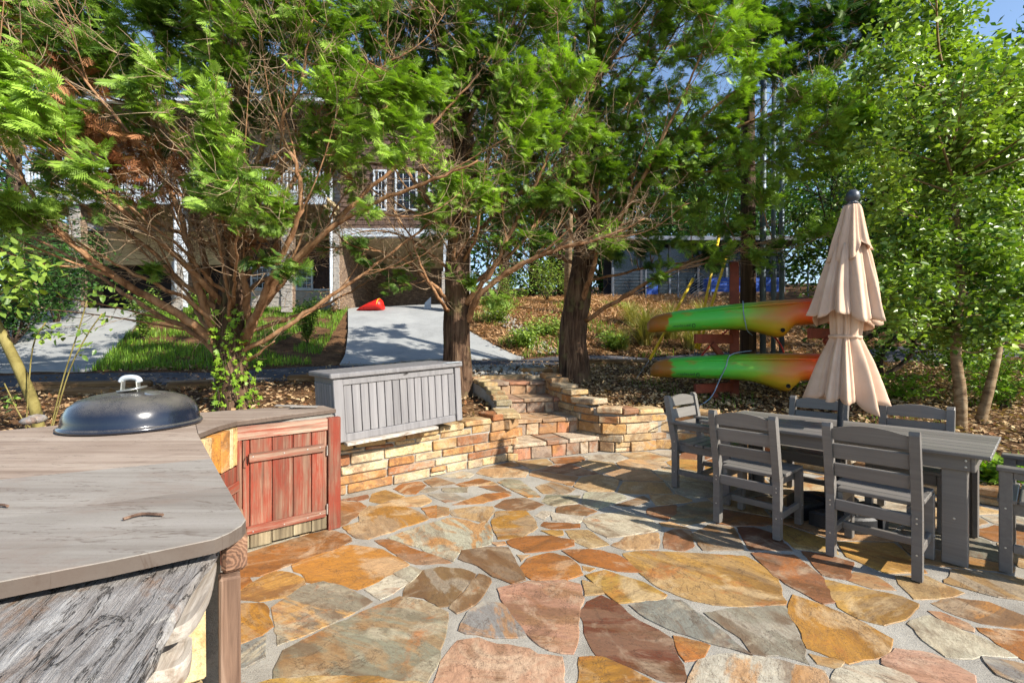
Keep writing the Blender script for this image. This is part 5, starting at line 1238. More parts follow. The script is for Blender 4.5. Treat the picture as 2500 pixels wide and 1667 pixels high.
class Tubes:
    """many thin branches gathered in one mesh"""
    def __init__(s): s.q = {}
    def add(s, pts, r0, r1, n=4): s.q.setdefault((len(pts), n), []).append((pts, r0, r1))
    def build(s, name, mat, parent):
        VV, FF_ = [], []; off = 0
        for (k, n), lst in s.q.items():
            P = np.array([[tuple(p) for p in q[0]] for q in lst]); m = len(lst)
            r = np.array([q[1] for q in lst])[:, None]*(1-np.linspace(0, 1, k))[None]+np.array([q[2] for q in lst])[:, None]*np.linspace(0, 1, k)[None]
            T = np.gradient(P, axis=1); T = unit(T); ref = np.where(np.abs(T[:, :1, 2:3]) > .9, np.array([1., 0, 0]), np.array([0, 0, 1.]))
            A = unit(np.cross(T, np.broadcast_to(ref, T.shape))); B = np.cross(T, A); th = 2*np.pi*np.arange(n)/n
            V = P[:, :, None, :]+r[:, :, None, None]*(np.cos(th)[None, None, :, None]*A[:, :, None, :]+np.sin(th)[None, None, :, None]*B[:, :, None, :])
            i = np.arange(k-1)[:, None]*n; j = np.arange(n)[None]; f = np.stack([i+j, i+(j+1) % n, i+n+(j+1) % n, i+n+j], 2).reshape(-1, 4)
            FF_.append((f[None]+(np.arange(m)*k*n)[:, None, None]).reshape(-1, 4)+off); VV.append(V.reshape(-1, 3)); off += m*k*n
        if not VV: return None
        o = obj(name, mesh_np(name, np.concatenate(VV), np.concatenate(FF_), smooth=True), mat, parent); o['kind'] = 'stuff'; return o
def rv(a=1.0): return Vector((random.uniform(-a, a), random.uniform(-a, a), random.uniform(-a, a)))
def bent(a, b, sag=.1, k=6, wob=.05):
    L = (b-a).length; mid = rv(wob*L); out = []
    for i in range(k+1):
        t = i/k; p = a.lerp(b, t)+mid*math.sin(math.pi*t)+Vector((0, 0, -sag*L*math.sin(math.pi*t))); out.append(p)
    return out

def cypress(label, trunk, tr, limbs, clumps, base, twig_n=300, frond=.26, per=(7, 10), limb_r=.05, dead=(), sublimbs=6, radial=(), seed=1):
    """trunk: points; limbs: (points, radius); clumps: (centre, radius, tone, density); high tone paints sunlit sprays, low tone shaded ones"""
    root = empty('cypress_tree', base, 0, label, 'tree'); o = Vector(base); L_ = lambda p: Vector(p)-o
    P = smooth_path(trunk, 7); k = len(P); rad = list(np.interp(np.linspace(0, 1, k), np.linspace(0, 1, len(tr)), tr))
    mb = MB(); mb.tube([L_(p) for p in P], rad, 22, True, .16); mb.build('trunk', 'cypress_bark', root, True)
    nodes = [(p, rad[i], Vector((0, 0, .2))) for i, p in enumerate(P) if i > k*.25]; rr_ = random.Random(seed); limbs = list(limbs)
    if radial:                                               # further limbs all round the trunk, rising as they leave it
        n_, z0, z1, e0, e1, l0, l1 = radial
        for q in range(n_):
            zz = base[2]+z0+(z1-z0)*(q+rr_.random())/n_; jj = min(range(k), key=lambda i: abs(P[i].z-zz)); az = 2.39996*q+rr_.uniform(-.4, .4); el = R(rr_.uniform(e0, e1)); ln = rr_.uniform(l0, l1)*(.62 if math.sin(az) < -.35 else 1)
            h = Vector((math.cos(az), math.sin(az), 0)); pts = [P[jj]+h*(ln*t*math.cos(el))+Vector((rr_.uniform(-.06, .06)*ln*t, rr_.uniform(-.06, .06)*ln*t, ln*math.sin(el)*(t*.8+.2*t*t)+rr_.uniform(-.03, .03)*ln*t)) for t in (0, .2, .4, .62, .82, 1)]
            limbs.append((pts, rr_.uniform(.022, .045))); clumps = list(clumps)+[(pts[5], .34, rr_.uniform(.5, .95), .8), (pts[4].lerp(pts[5], .3)+Vector((0, 0, -.1)), .34, rr_.uniform(.4, .8), .6)]
    br = Tubes(); tw = Tubes()
    for pts, r in limbs:
        Q = smooth_path(pts, 6); kk = len(Q); Q = [q+rv(.015) for q in Q]
        mb = MB(); mb.tube([L_(q) for q in Q], [max(.006, r*(1-.82*(i/(kk-1))**.8)) for i in range(kk)], 9, True, .08); mb.build('limb', 'limb_bark', root, True)
        nodes += [(q, r*(1-.8*i/kk), (Q[min(i+1, kk-1)]-Q[i-1]).normalized()) for i, q in enumerate(Q) if i > 2]
    for pts, r in limbs:                                     # second-order limbs
        Q = smooth_path(pts, 6); kk = len(Q)
        if r < .036: continue
        for _ in range(sublimbs):
            i = random.randint(int(kk*.18), kk-3); tg = (Q[i+1]-Q[i-1]).normalized(); d = (tg*1.1+rv(.55)+Vector((0, 0, .25))).normalized(); Ls = random.uniform(.7, 1.8); e_ = Q[i]+d*Ls
            bp = bent(Q[i], e_, random.uniform(-.02, .12), 8, .10); r1 = r*(1-.75*i/kk)*random.uniform(.3, .5); br.add([L_(p) for p in bp], max(.008, r1), .004, 6); nodes += [(p, r1*.7, d) for p in bp[2:]]
    NP = np.array([n[0] for n in nodes])
    O, X, N, S, T = [], [], [], [], []; DO, DX, DN, DS, DT = [], [], [], [], []
    for (c, r, tone, dens) in clumps:
        c = Vector(c); d = np.linalg.norm(NP-np.array(c), axis=1)+np.maximum(0, NP[:, 2]-c.z)*1.5; j = int(np.argmin(d)); a = nodes[j][0]
        path = bent(a, c, .06, 7, .08); r0 = min(nodes[j][1]*.8, .006+.012*(c-a).length)
        br.add([L_(p) for p in path], max(.006, r0), .004, 5)
        out = (c-Vector((P[k//2].x, P[k//2].y, c.z-r))).normalized()
        nb = max(3, int(9*dens))
        for _ in range(nb):
            s = path[random.randint(3, 7)]; e = c+Vector((random.gauss(0, .5)*r, random.gauss(0, .5)*r, random.gauss(0, .42)*r))+out*r*.25
            bp = bent(s, e, .04, 5, .1); br.add([L_(p) for p in bp], .004, .0015, 3)
            dirb = (e-s); dirb = dirb.normalized() if dirb.length > .01 else out
            nf = random.randint(*per); t = .15+.85*rng.random(nf); bpn = np.array(bp); i0 = np.minimum(4, (t*5).astype(int)); fr = (t*5-i0)[:, None]
            p = bpn[i0]*(1-fr)+bpn[i0+1]*fr+rng.normal(0, .035, (nf, 3)); side = dirb.cross(Vector((0, 0, 1))); side = side.normalized() if side.length > .1 else Vector((1, 0, 0))
            dx = np.array(dirb*.4+out*.4)[None]+np.array(side)[None]*rng.uniform(-1.1, 1.1, (nf, 1))+rng.normal(0, .4, (nf, 3)); dx[:, 2] -= .1
            nr = rng.normal(0, .5, (nf, 3)); nr[:, 2] = .9; nr[:, 1] -= .5; nr[:, 0] += .45
            O.append(p-np.array(o)); X.append(dx); N.append(nr); S.append(frond*rng.uniform(.55, 1.25, nf)); T.append(np.clip(tone+random.gauss(0, .08)+rng.normal(0, .14, nf), 0, 1))
    for (c, r, n) in dead:
        c = Vector(c)
        for _ in range(n):
            p = c+Vector((random.gauss(0, .5)*r, random.gauss(0, .5)*r, random.gauss(0, .4)*r))
            DO.append(p-o); DX.append(rv()); DN.append(rv()+Vector((0, 0, .5))); DS.append(random.uniform(.08, .22)); DT.append(random.random())
    for _ in range(twig_n):                                  # bare dead twigs inside the crown
        p, r, tg = random.choice(nodes)
        if p.z < o.z+1.75 and random.random() < .88: continue
        d = (tg*.85+rv(.8)).normalized(); d.z = d.z*.75+random.uniform(-.1, .2); d.normalize(); L = random.uniform(.15, .95)
        e = p+d*L; bp = bent(p, e, random.uniform(-.12, .15), 5, .14); tw.add([L_(q) for q in bp], random.uniform(.003, .0062), .0015, 3)
        for _ in range(random.randint(1, 4)):
            i = random.randint(1, 4); f = bp[i]+(d*.5+rv(.8)).normalized()*L*random.uniform(.2, .55); tw.add([L_(q) for q in bent(bp[i], f, random.uniform(-.1, .12), 3, .15)], .0034, .0016, 3)
    br.build('branches', 'limb_bark', root); tw.build('twigs', 'twig_bark', root)
    obj('foliage', scatter('foliage', FV, FF, np.concatenate(O), np.concatenate(X), np.concatenate(N), np.concatenate(S), np.concatenate(T)), 'cypress_leaf', root)
    if DO: obj('dead_foliage', scatter('dead_foliage', FV, FF, np.array(DO), np.array(DX), np.array(DN), np.array(DS), np.array(DT)), 'dead_leaf', root)
    return root
def seg_clumps(lst):
    out = []
    for (xd, yd, Y, rp, tone, dens) in lst: out.append((dp(xd, yd, Y), rp*1.063/FPX*Y, tone, dens))
    return out

def auto_clumps(cx0, cx1, cy0, cy1, Y0, Y1, step, rp, tone, dens, keep=lambda x, y: True, jit=.5):
    out = []
    y = cy0
    while y <= cy1:
        x = cx0
        while x <= cx1:
            xx, yy = x+random.uniform(-jit, jit)*step, y+random.uniform(-jit, jit)*step
            if keep(xx, yy): Y = random.uniform(Y0, Y1); out.append((dp(xx, yy, Y), rp*1.063/FPX*Y*random.uniform(.8, 1.2), min(1, max(0, tone+random.gauss(0, .2))), dens*random.uniform(.8, 1.2)))
            x += step
        y += step
    return out

# ---- left tree: many limbs fanning out of a low fork
lb = Vector((-3.62, 6.0, H(-3.62, 6.0)-.1))
lt = [lb, dp(533, 880, 6.0), dp(528, 800, 6.0), dp(532, 700, 6.0), dp(545, 560, 6.05), dp(552, 400, 6.1), dp(556, 200, 6.15), dp(560, -40, 6.2), dp(562, -300, 6.25)]
LL = [([dp(525, 815, 6), dp(478, 772, 5.9), dp(400, 715, 5.7), dp(270, 640, 5.4), dp(150, 545, 5.1), dp(60, 420, 4.9), dp(0, 320, 4.7)], .075),
      ([dp(520, 830, 6), dp(440, 760, 6.2), dp(330, 705, 6.3), dp(180, 600, 6.4), dp(60, 540, 6.4), dp(-60, 490, 6.3)], .05),
      ([dp(515, 800, 6), dp(470, 705, 5.8), dp(448, 620, 5.7), dp(432, 560, 5.6), dp(400, 460, 5.5), dp(340, 360, 5.3), dp(250, 250, 5.1), dp(150, 120, 4.9)], .06),
      ([dp(528, 780, 6), dp(495, 700, 6.1), dp(470, 600, 6.2), dp(440, 480, 6.3), dp(380, 330, 6.4), dp(310, 200, 6.5), dp(250, 60, 6.6)], .06),
      ([dp(548, 800, 6), dp(590, 720, 5.9), dp(640, 640, 5.75), dp(730, 550, 5.6), dp(850, 470, 5.5), dp(980, 420, 5.4), dp(1100, 370, 5.3)], .065),
      ([dp(550, 810, 6), dp(605, 705, 6.1), dp(690, 600, 6.15), dp(800, 480, 6.2), dp(900, 390, 6.25), dp(1010, 270, 6.3), dp(1100, 170, 6.3)], .06),
      ([dp(560, 790, 6), dp(600, 690, 5.6), dp(640, 600, 5.4), dp(690, 480, 5.2), dp(680, 380, 5.15), dp(645, 290, 5.1), dp(690, 190, 5.0), dp(715, 40, 4.9)], .05),
      ([dp(575, 760, 6), dp(560, 640, 5.7), dp(535, 560, 5.6), dp(560, 480, 5.5), dp(600, 330, 5.4), dp(640, 150, 5.3), dp(655, 0, 5.2)], .05),
      ([dp(540, 700, 6), dp(600, 520, 6.3), dp(700, 380, 6.5), dp(800, 220, 6.7), dp(860, 80, 6.8)], .05),
      ([dp(545, 640, 6), dp(480, 480, 5.9), dp(455, 320, 5.9), dp(470, 150, 5.9), dp(440, -20, 5.9)], .05),
      ([dp(530, 720, 6), dp(430, 610, 5.5), dp(300, 500, 5.1), dp(170, 400, 4.8), dp(40, 250, 4.5), dp(-40, 150, 4.3)], .045),
      ([dp(522, 770, 6), dp(430, 690, 5.6), dp(330, 640, 5.4), dp(200, 570, 5.2), dp(90, 520, 5.0)], .035),
      ([dp(545, 600, 6.05), dp(420, 400, 6.3), dp(330, 260, 6.5), dp(180, 120, 6.6), dp(60, 20, 6.6)], .045),
      ([dp(548, 520, 6.05), dp(640, 380, 6.1), dp(760, 280, 6.1), dp(850, 180, 6.0), dp(930, 120, 5.9)], .04),
      ([dp(560, 830, 6), dp(590, 815, 5.9), dp(628, 785, 5.8)], .035)]
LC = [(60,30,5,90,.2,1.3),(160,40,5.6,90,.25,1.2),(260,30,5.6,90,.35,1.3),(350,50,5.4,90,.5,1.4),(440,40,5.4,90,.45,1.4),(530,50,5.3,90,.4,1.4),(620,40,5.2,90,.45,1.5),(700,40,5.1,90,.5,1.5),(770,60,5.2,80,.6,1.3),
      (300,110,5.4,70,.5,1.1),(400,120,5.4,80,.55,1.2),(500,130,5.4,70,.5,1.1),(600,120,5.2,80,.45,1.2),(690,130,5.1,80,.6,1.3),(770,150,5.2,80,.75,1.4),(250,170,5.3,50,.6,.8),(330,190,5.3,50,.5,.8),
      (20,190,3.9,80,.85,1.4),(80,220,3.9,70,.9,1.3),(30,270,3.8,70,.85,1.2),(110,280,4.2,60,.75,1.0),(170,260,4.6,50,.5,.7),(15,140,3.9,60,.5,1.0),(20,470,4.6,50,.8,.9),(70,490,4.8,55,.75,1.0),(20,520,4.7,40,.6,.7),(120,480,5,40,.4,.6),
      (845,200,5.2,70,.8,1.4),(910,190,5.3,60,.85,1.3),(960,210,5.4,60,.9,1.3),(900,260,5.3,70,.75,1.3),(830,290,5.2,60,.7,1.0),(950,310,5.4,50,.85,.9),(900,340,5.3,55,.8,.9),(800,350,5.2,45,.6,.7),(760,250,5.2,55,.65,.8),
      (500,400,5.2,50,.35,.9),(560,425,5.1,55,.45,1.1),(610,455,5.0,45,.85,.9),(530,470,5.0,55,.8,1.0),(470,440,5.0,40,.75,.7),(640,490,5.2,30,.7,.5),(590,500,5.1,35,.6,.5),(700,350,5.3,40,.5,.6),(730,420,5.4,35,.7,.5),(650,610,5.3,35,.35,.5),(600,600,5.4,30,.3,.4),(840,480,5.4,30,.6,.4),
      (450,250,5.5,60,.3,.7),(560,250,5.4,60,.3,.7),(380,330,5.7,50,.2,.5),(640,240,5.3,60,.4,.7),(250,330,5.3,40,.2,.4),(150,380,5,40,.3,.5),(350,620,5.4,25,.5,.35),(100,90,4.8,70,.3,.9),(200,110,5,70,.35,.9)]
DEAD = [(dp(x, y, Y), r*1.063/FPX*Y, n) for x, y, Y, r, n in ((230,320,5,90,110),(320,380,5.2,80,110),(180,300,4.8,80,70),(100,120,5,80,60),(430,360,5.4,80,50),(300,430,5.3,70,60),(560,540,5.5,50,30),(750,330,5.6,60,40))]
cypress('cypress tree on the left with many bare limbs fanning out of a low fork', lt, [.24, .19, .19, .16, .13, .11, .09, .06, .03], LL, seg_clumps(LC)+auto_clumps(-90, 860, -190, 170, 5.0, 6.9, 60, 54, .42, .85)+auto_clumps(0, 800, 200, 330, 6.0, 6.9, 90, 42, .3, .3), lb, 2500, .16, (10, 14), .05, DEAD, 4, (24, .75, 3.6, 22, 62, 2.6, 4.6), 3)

# ---- middle tree
mbp = Vector((-.86, 7.3, H(-.86, 7.3)-.1))
mt = [mbp, dp(1050, 800, 7.3), dp(1050, 700, 7.3), dp(1052, 560, 7.3), dp(1056, 400, 7.3), dp(1060, 200, 7.3), dp(1062, 0, 7.3), dp(1064, -250, 7.3)]
ML = [([dp(1075, 740, 7.25), dp(1100, 680, 7.0), dp(1180, 615, 6.8), dp(1290, 570, 6.6), dp(1390, 545, 6.5), dp(1480, 500, 6.4)], .06),
      ([dp(1070, 700, 7.2), dp(1130, 620, 7.0), dp(1180, 520, 6.9), dp(1240, 400, 6.8), dp(1290, 280, 6.7), dp(1320, 150, 6.6)], .05),
      ([dp(1035, 700, 7.3), dp(1000, 660, 7.0), dp(930, 600, 6.8), dp(850, 570, 6.6), dp(790, 560, 6.5)], .04),
      ([dp(1035, 720, 7.3), dp(1010, 690, 6.8), dp(970, 620, 6.5), dp(940, 540, 6.3), dp(900, 480, 6.2)], .035),
      ([dp(1055, 560, 7.3), dp(990, 470, 7.0), dp(930, 380, 6.8), dp(890, 250, 6.6), dp(870, 120, 6.5)], .045),
      ([dp(1055, 520, 7.3), dp(1110, 400, 7.0), dp(1140, 250, 6.8), dp(1150, 100, 6.7), dp(1160, -30, 6.6)], .05),
      ([dp(1058, 420, 7.3), dp(1000, 300, 7.1), dp(960, 160, 7), dp(940, 20, 6.9)], .045),
      ([dp(1060, 320, 7.3), dp(1110, 200, 7.1), dp(1180, 80, 7), dp(1230, -20, 6.9)], .045),
      ([dp(1052, 620, 7.3), dp(1095, 540, 6.9), dp(1105, 440, 6.6), dp(1130, 340, 6.4)], .035),
      ([dp(1052, 640, 7.3), dp(960, 560, 7.2), dp(880, 530, 7.2), dp(800, 540, 7.1)], .03)]
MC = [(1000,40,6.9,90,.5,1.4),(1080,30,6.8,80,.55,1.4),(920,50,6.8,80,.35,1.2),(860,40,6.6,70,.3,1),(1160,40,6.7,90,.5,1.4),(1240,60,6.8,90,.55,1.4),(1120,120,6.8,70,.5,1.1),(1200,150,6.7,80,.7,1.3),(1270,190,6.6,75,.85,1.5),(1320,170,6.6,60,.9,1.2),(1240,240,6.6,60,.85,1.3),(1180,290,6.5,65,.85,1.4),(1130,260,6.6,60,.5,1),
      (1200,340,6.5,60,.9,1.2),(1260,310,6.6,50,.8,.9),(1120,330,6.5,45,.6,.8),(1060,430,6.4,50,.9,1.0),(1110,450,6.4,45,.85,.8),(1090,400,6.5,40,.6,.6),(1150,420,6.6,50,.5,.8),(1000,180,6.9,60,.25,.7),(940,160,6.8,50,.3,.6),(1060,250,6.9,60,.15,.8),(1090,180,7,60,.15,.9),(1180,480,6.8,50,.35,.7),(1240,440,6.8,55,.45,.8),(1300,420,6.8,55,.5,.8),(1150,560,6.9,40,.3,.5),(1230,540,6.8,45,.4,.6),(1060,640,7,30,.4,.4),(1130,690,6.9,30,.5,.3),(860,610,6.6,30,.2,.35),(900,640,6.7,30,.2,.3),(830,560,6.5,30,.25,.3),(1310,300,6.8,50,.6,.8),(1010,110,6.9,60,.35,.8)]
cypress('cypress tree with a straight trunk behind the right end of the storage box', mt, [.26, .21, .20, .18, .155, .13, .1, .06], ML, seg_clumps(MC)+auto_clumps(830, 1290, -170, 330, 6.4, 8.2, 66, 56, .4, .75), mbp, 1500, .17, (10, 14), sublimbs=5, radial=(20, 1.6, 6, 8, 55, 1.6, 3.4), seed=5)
# ---- right tree
rbp = Vector((1.19, 8.55, H(1.19, 8.55)-.1))
rt = [rbp, dp(1316, 790, 8.55), dp(1325, 700, 8.55), dp(1340, 600, 8.55), dp(1352, 450, 8.55), dp(1362, 250, 8.55), dp(1370, 50, 8.55), dp(1378, -200, 8.55)]
RL = [([dp(1345, 735, 8.4), dp(1420, 690, 8.0), dp(1520, 630, 7.7), dp(1620, 595, 7.5), dp(1700, 570, 7.4), dp(1770, 555, 7.3)], .045),
      ([dp(1335, 690, 8.4), dp(1362, 620, 8.0), dp(1372, 560, 7.8), dp(1375, 480, 7.7), dp(1345, 400, 7.6), dp(1325, 320, 7.5)], .06),
      ([dp(1375, 560, 7.8), dp(1430, 490, 7.6), dp(1480, 400, 7.4), dp(1540, 280, 7.2), dp(1600, 150, 7.0), dp(1650, 30, 6.9)], .05),
      ([dp(1350, 560, 8.5), dp(1430, 460, 8.2), dp(1560, 370, 7.9), dp(1700, 290, 7.6), dp(1830, 240, 7.3), dp(1930, 210, 7.1)], .055),
      ([dp(1355, 480, 8.5), dp(1480, 380, 8.2), dp(1600, 280, 8.0), dp(1740, 170, 7.8), dp(1900, 60, 7.6), dp(2000, 0, 7.5)], .05),
      ([dp(1355, 430, 8.5), dp(1420, 300, 8.2), dp(1500, 160, 8.0), dp(1570, 40, 7.8)], .05),
      ([dp(1358, 400, 8.5), dp(1310, 270, 8.3), dp(1280, 130, 8.1), dp(1260, 0, 8)], .045),
      ([dp(1345, 600, 8.5), dp(1290, 500, 8.2), dp(1230, 400, 8.0), dp(1210, 300, 7.9)], .04),
      ([dp(1365, 200, 8.5), dp(1430, 100, 8.3), dp(1500, 0, 8.2)], .045),
      ([dp(1352, 530, 8.5), dp(1450, 440, 8.1), dp(1580, 400, 7.8), dp(1700, 390, 7.5), dp(1780, 360, 7.3)], .04)]
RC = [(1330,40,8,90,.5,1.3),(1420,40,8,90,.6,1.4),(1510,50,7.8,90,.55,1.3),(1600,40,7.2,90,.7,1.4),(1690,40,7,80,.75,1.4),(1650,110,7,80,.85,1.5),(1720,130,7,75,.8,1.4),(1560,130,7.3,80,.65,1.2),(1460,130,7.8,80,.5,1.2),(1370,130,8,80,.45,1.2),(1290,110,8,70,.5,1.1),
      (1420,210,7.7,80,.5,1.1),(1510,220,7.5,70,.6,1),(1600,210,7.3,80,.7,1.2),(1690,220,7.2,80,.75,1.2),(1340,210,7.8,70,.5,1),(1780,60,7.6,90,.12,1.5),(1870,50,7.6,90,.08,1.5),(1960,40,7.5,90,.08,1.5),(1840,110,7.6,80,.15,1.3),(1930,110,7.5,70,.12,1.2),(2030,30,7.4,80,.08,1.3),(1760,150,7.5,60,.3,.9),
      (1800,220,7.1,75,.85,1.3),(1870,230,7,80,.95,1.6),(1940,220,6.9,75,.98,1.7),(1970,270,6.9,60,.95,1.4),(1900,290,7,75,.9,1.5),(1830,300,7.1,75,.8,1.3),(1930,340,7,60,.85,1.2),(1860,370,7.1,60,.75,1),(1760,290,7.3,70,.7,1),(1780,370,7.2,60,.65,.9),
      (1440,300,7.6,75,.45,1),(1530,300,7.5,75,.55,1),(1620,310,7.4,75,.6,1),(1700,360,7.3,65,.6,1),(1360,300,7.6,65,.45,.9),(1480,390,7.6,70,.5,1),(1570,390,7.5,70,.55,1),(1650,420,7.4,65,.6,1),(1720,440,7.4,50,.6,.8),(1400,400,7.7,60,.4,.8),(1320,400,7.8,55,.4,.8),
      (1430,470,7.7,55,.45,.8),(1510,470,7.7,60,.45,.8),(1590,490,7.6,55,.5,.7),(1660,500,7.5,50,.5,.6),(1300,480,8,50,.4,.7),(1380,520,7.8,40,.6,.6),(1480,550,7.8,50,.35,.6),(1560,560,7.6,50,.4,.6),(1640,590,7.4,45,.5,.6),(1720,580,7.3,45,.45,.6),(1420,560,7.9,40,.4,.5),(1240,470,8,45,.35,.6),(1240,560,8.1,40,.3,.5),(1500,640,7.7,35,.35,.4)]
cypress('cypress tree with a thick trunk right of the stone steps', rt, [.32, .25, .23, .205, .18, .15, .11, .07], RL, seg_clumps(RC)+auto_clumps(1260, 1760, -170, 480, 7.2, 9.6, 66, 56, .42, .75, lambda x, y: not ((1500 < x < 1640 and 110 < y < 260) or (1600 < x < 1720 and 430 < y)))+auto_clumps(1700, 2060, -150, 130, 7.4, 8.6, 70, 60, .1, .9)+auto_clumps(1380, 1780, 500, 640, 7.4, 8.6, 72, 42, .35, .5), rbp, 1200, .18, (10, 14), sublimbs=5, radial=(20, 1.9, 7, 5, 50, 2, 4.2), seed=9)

# ------------------------------------------------------------------ broad-leaved trees and shrubs
def broad_tree(name, label, base, trunks, clumps, leaf=.075, n_leaf=60, mat='broad_leaf', bark='pale_bark', templ=LEAF, cat='tree', group=None, tone=.5, r_tr=.07):
    """trunks: lists of points with a base radius; clumps: (centre, radius, tone, density)"""
    root = empty(name, base, 0, label, cat, group); o = Vector(base); nodes = []
    for pts, r in trunks:
        Q = smooth_path(pts, 6); k = len(Q); mb = MB(); mb.tube([q-o for q in Q], [max(.008, r*(1-.85*i/(k-1))) for i in range(k)], 9, True, .1)
        mb.build('trunk' if cat == 'tree' else 'stem', bark, root, True); nodes += [q for q in Q[2:]]
    NP = np.array(nodes); br = Tubes(); O, X, N, S, T = [], [], [], [], []
    for c, r, tn, dens in clumps:
        c = Vector(c); d = np.linalg.norm(NP-np.array(c), axis=1)+np.maximum(0, NP[:, 2]-c.z)*.8; a = nodes[int(np.argmin(d))]
        pa = bent(a, c, .03, 6, .08); br.add([p-o for p in pa], .004+.010*min(1.5, (c-a).length), .003, 4)
        nb = max(2, int(5*dens))
        for _ in range(nb):
            s = pa[random.randint(3, 6)]; e = c+Vector((random.gauss(0, .55)*r, random.gauss(0, .55)*r, random.gauss(0, .5)*r)); bp = bent(s, e, .04, 4, .1); br.add([p-o for p in bp], .004, .0015, 3)
            nf = max(1, int(n_leaf*dens/5*random.uniform(.7, 1.3))); t = rng.random(nf)**.6; bpn = np.array(bp); i0 = np.minimum(3, (t*4).astype(int)); fr = (t*4-i0)[:, None]
            O.append(bpn[i0]*(1-fr)+bpn[i0+1]*fr+rng.normal(0, .05+leaf*.7, (nf, 3))-np.array(o)); X.append(rng.normal(0, 1, (nf, 3))*np.array([1, 1, .5])-np.array([0, 0, .25]))
            q = rng.normal(0, .5, (nf, 3))+np.array([.4, -.4, 0]); q[:, 2] = rng.uniform(.2, .9, nf); N.append(q); S.append(leaf*rng.uniform(.6, 1.3, nf)); T.append(np.clip(tn+rng.normal(0, .2, nf), 0, 1))
    br.build('branches', bark, root)
    obj('foliage', scatter('foliage', *templ, np.concatenate(O), np.concatenate(X), np.concatenate(N), np.concatenate(S), np.concatenate(T)), mat, root)
    return root
b1 = Vector((5.86, 5.95, H(5.86, 5.95)-.05)); 
K1 = auto_clumps(2020, 2420, 20, 800, 5.0, 6.8, 62, 50, .55, 1.0, lambda x, y: x > 1960+max(0, 160-y)*.6+max(0, y-600)*.7 and not (y < 120 and x > 2210))
broad_tree('broadleaf_tree', 'leafy tree with pale mottled trunk nearest the right edge of the patio', b1,
           [([b1, dp(2205, 900, 5.9), dp(2195, 800, 5.95), dp(2205, 650, 6.0), dp(2195, 500, 6.0), dp(2180, 330, 6.0), dp(2165, 200, 6.0), dp(2170, 60, 6.0)], .075)], K1+auto_clumps(2180, 2480, -120, 260, 4.2, 5.6, 75, 60, .5, .6, lambda x, y: not (x > 2160 and y < 130)), .08, 300)
b2 = Vector((6.25, 6.1, H(6.25, 6.1)-.05)); 
K2 = auto_clumps(2260, 2700, 60, 800, 5.6, 7.4, 70, 60, .56, 1.0, lambda x, y: y > 150 or x > 2460)
broad_tree('broadleaf_tree', 'leafy tree with slim leaning trunk at the right edge, second from the table', b2, [([b2, dp(2275, 880, 6.1), dp(2310, 720, 6.2), dp(2350, 500, 6.3), dp(2380, 250, 6.4)], .065)], K2, .085, 210)
b3 = Vector((6.9, 8.6, H(6.9, 8.6)-.05)); 
K3 = auto_clumps(1800, 2250, 330, 820, 7.8, 9.6, 60, 52, .36, 1.0, lambda x, y: x > 1830+max(0, y-620)*.55)
broad_tree('broadleaf_tree', 'multi-stemmed leafy tree behind the parasol and kayak rack', b3, [([b3, b3+Vector((-.25, .1, .8)), dp(2080, 700, 8.6), dp(2020, 480, 8.6)], .07), ([b3+Vector((.1, 0, 0)), b3+Vector((.1, 0, .7)), dp(2140, 680, 8.7), dp(2150, 400, 8.8)], .08), ([b3+Vector((-.1, .1, 0)), dp(2100, 790, 8.5), dp(1990, 620, 8.3), dp(1900, 520, 8.2)], .05)], K3, .09, 260, 'broad_leaf', 'dark_bark')
b4 = Vector((9.2, 9.5, H(9.2, 9.5)-.05)); K4 = auto_clumps(2080, 2600, -40, 760, 9.4, 11.5, 80, 70, .3, 1.0, lambda x, y: not (y < 170 and x > 2100))
broad_tree('broadleaf_tree', 'darker leafy tree filling the back right corner of the garden', b4, [([b4, b4+Vector((0, 0, 2)), b4+Vector((.2, .2, 4.5)), b4+Vector((0, .2, 7))], .12)], K4, .12, 190, 'dark_leaf', 'dark_bark')

# far trees behind house and cabin
def far_tree(name, label, x, y, h, rad, z0=.25, n=2600, leaf=.30, mat='dark_leaf', tone=.4, conical=False, group='trees behind the houses'):
    b = Vector((x, y, H(x, y)-.1)); root = empty(name, b, 0, label, 'tree', group)
    mb = MB(); mb.tube([(0, 0, 0), (random.uniform(-.2, .2), 0, h*.5), (random.uniform(-.3, .3), 0, h*.97)], [h*.018+.08, h*.013+.04, .03], 9, True, .1); mb.build('trunk', 'dark_bark', root, True)
    br = Tubes(); nc = 46; O = []; T = []
    for i in range(nc):
        t = z0+(1-z0)*(i+random.random())/nc; a = random.uniform(0, 2*math.pi)
        rr = rad*((1-t)*1.25+.08 if conical else math.sin(math.pi*min(1, max(.05, (t-z0)/(1-z0)*.9+.08)))**.6)*random.uniform(.5, 1)
        c = Vector((math.cos(a)*rr, math.sin(a)*rr, t*h)); br.add([Vector((0, 0, max(.2*h*z0, t*h-rr*.5))), c*.6+Vector((0, 0, t*h*.38)), c], .05, .01, 4)
        tn = tone+random.gauss(0, .14)
        for _ in range(n//nc): O.append(c+Vector((random.gauss(0, .36)*rad*.5, random.gauss(0, .36)*rad*.5, random.gauss(0, .3)*rad*.42))); T.append(min(1, max(0, tn+random.gauss(0, .12))))
    br.build('branches', 'dark_bark', root); n_ = len(O)
    obj('foliage', scatter('foliage', *SMALL, np.array(O), rng.normal(size=(n_, 3)), rng.normal(size=(n_, 3))+np.array([0.2, -.3, .9]), leaf*rng.uniform(.6, 1.3, n_), np.array(T)), mat, root)
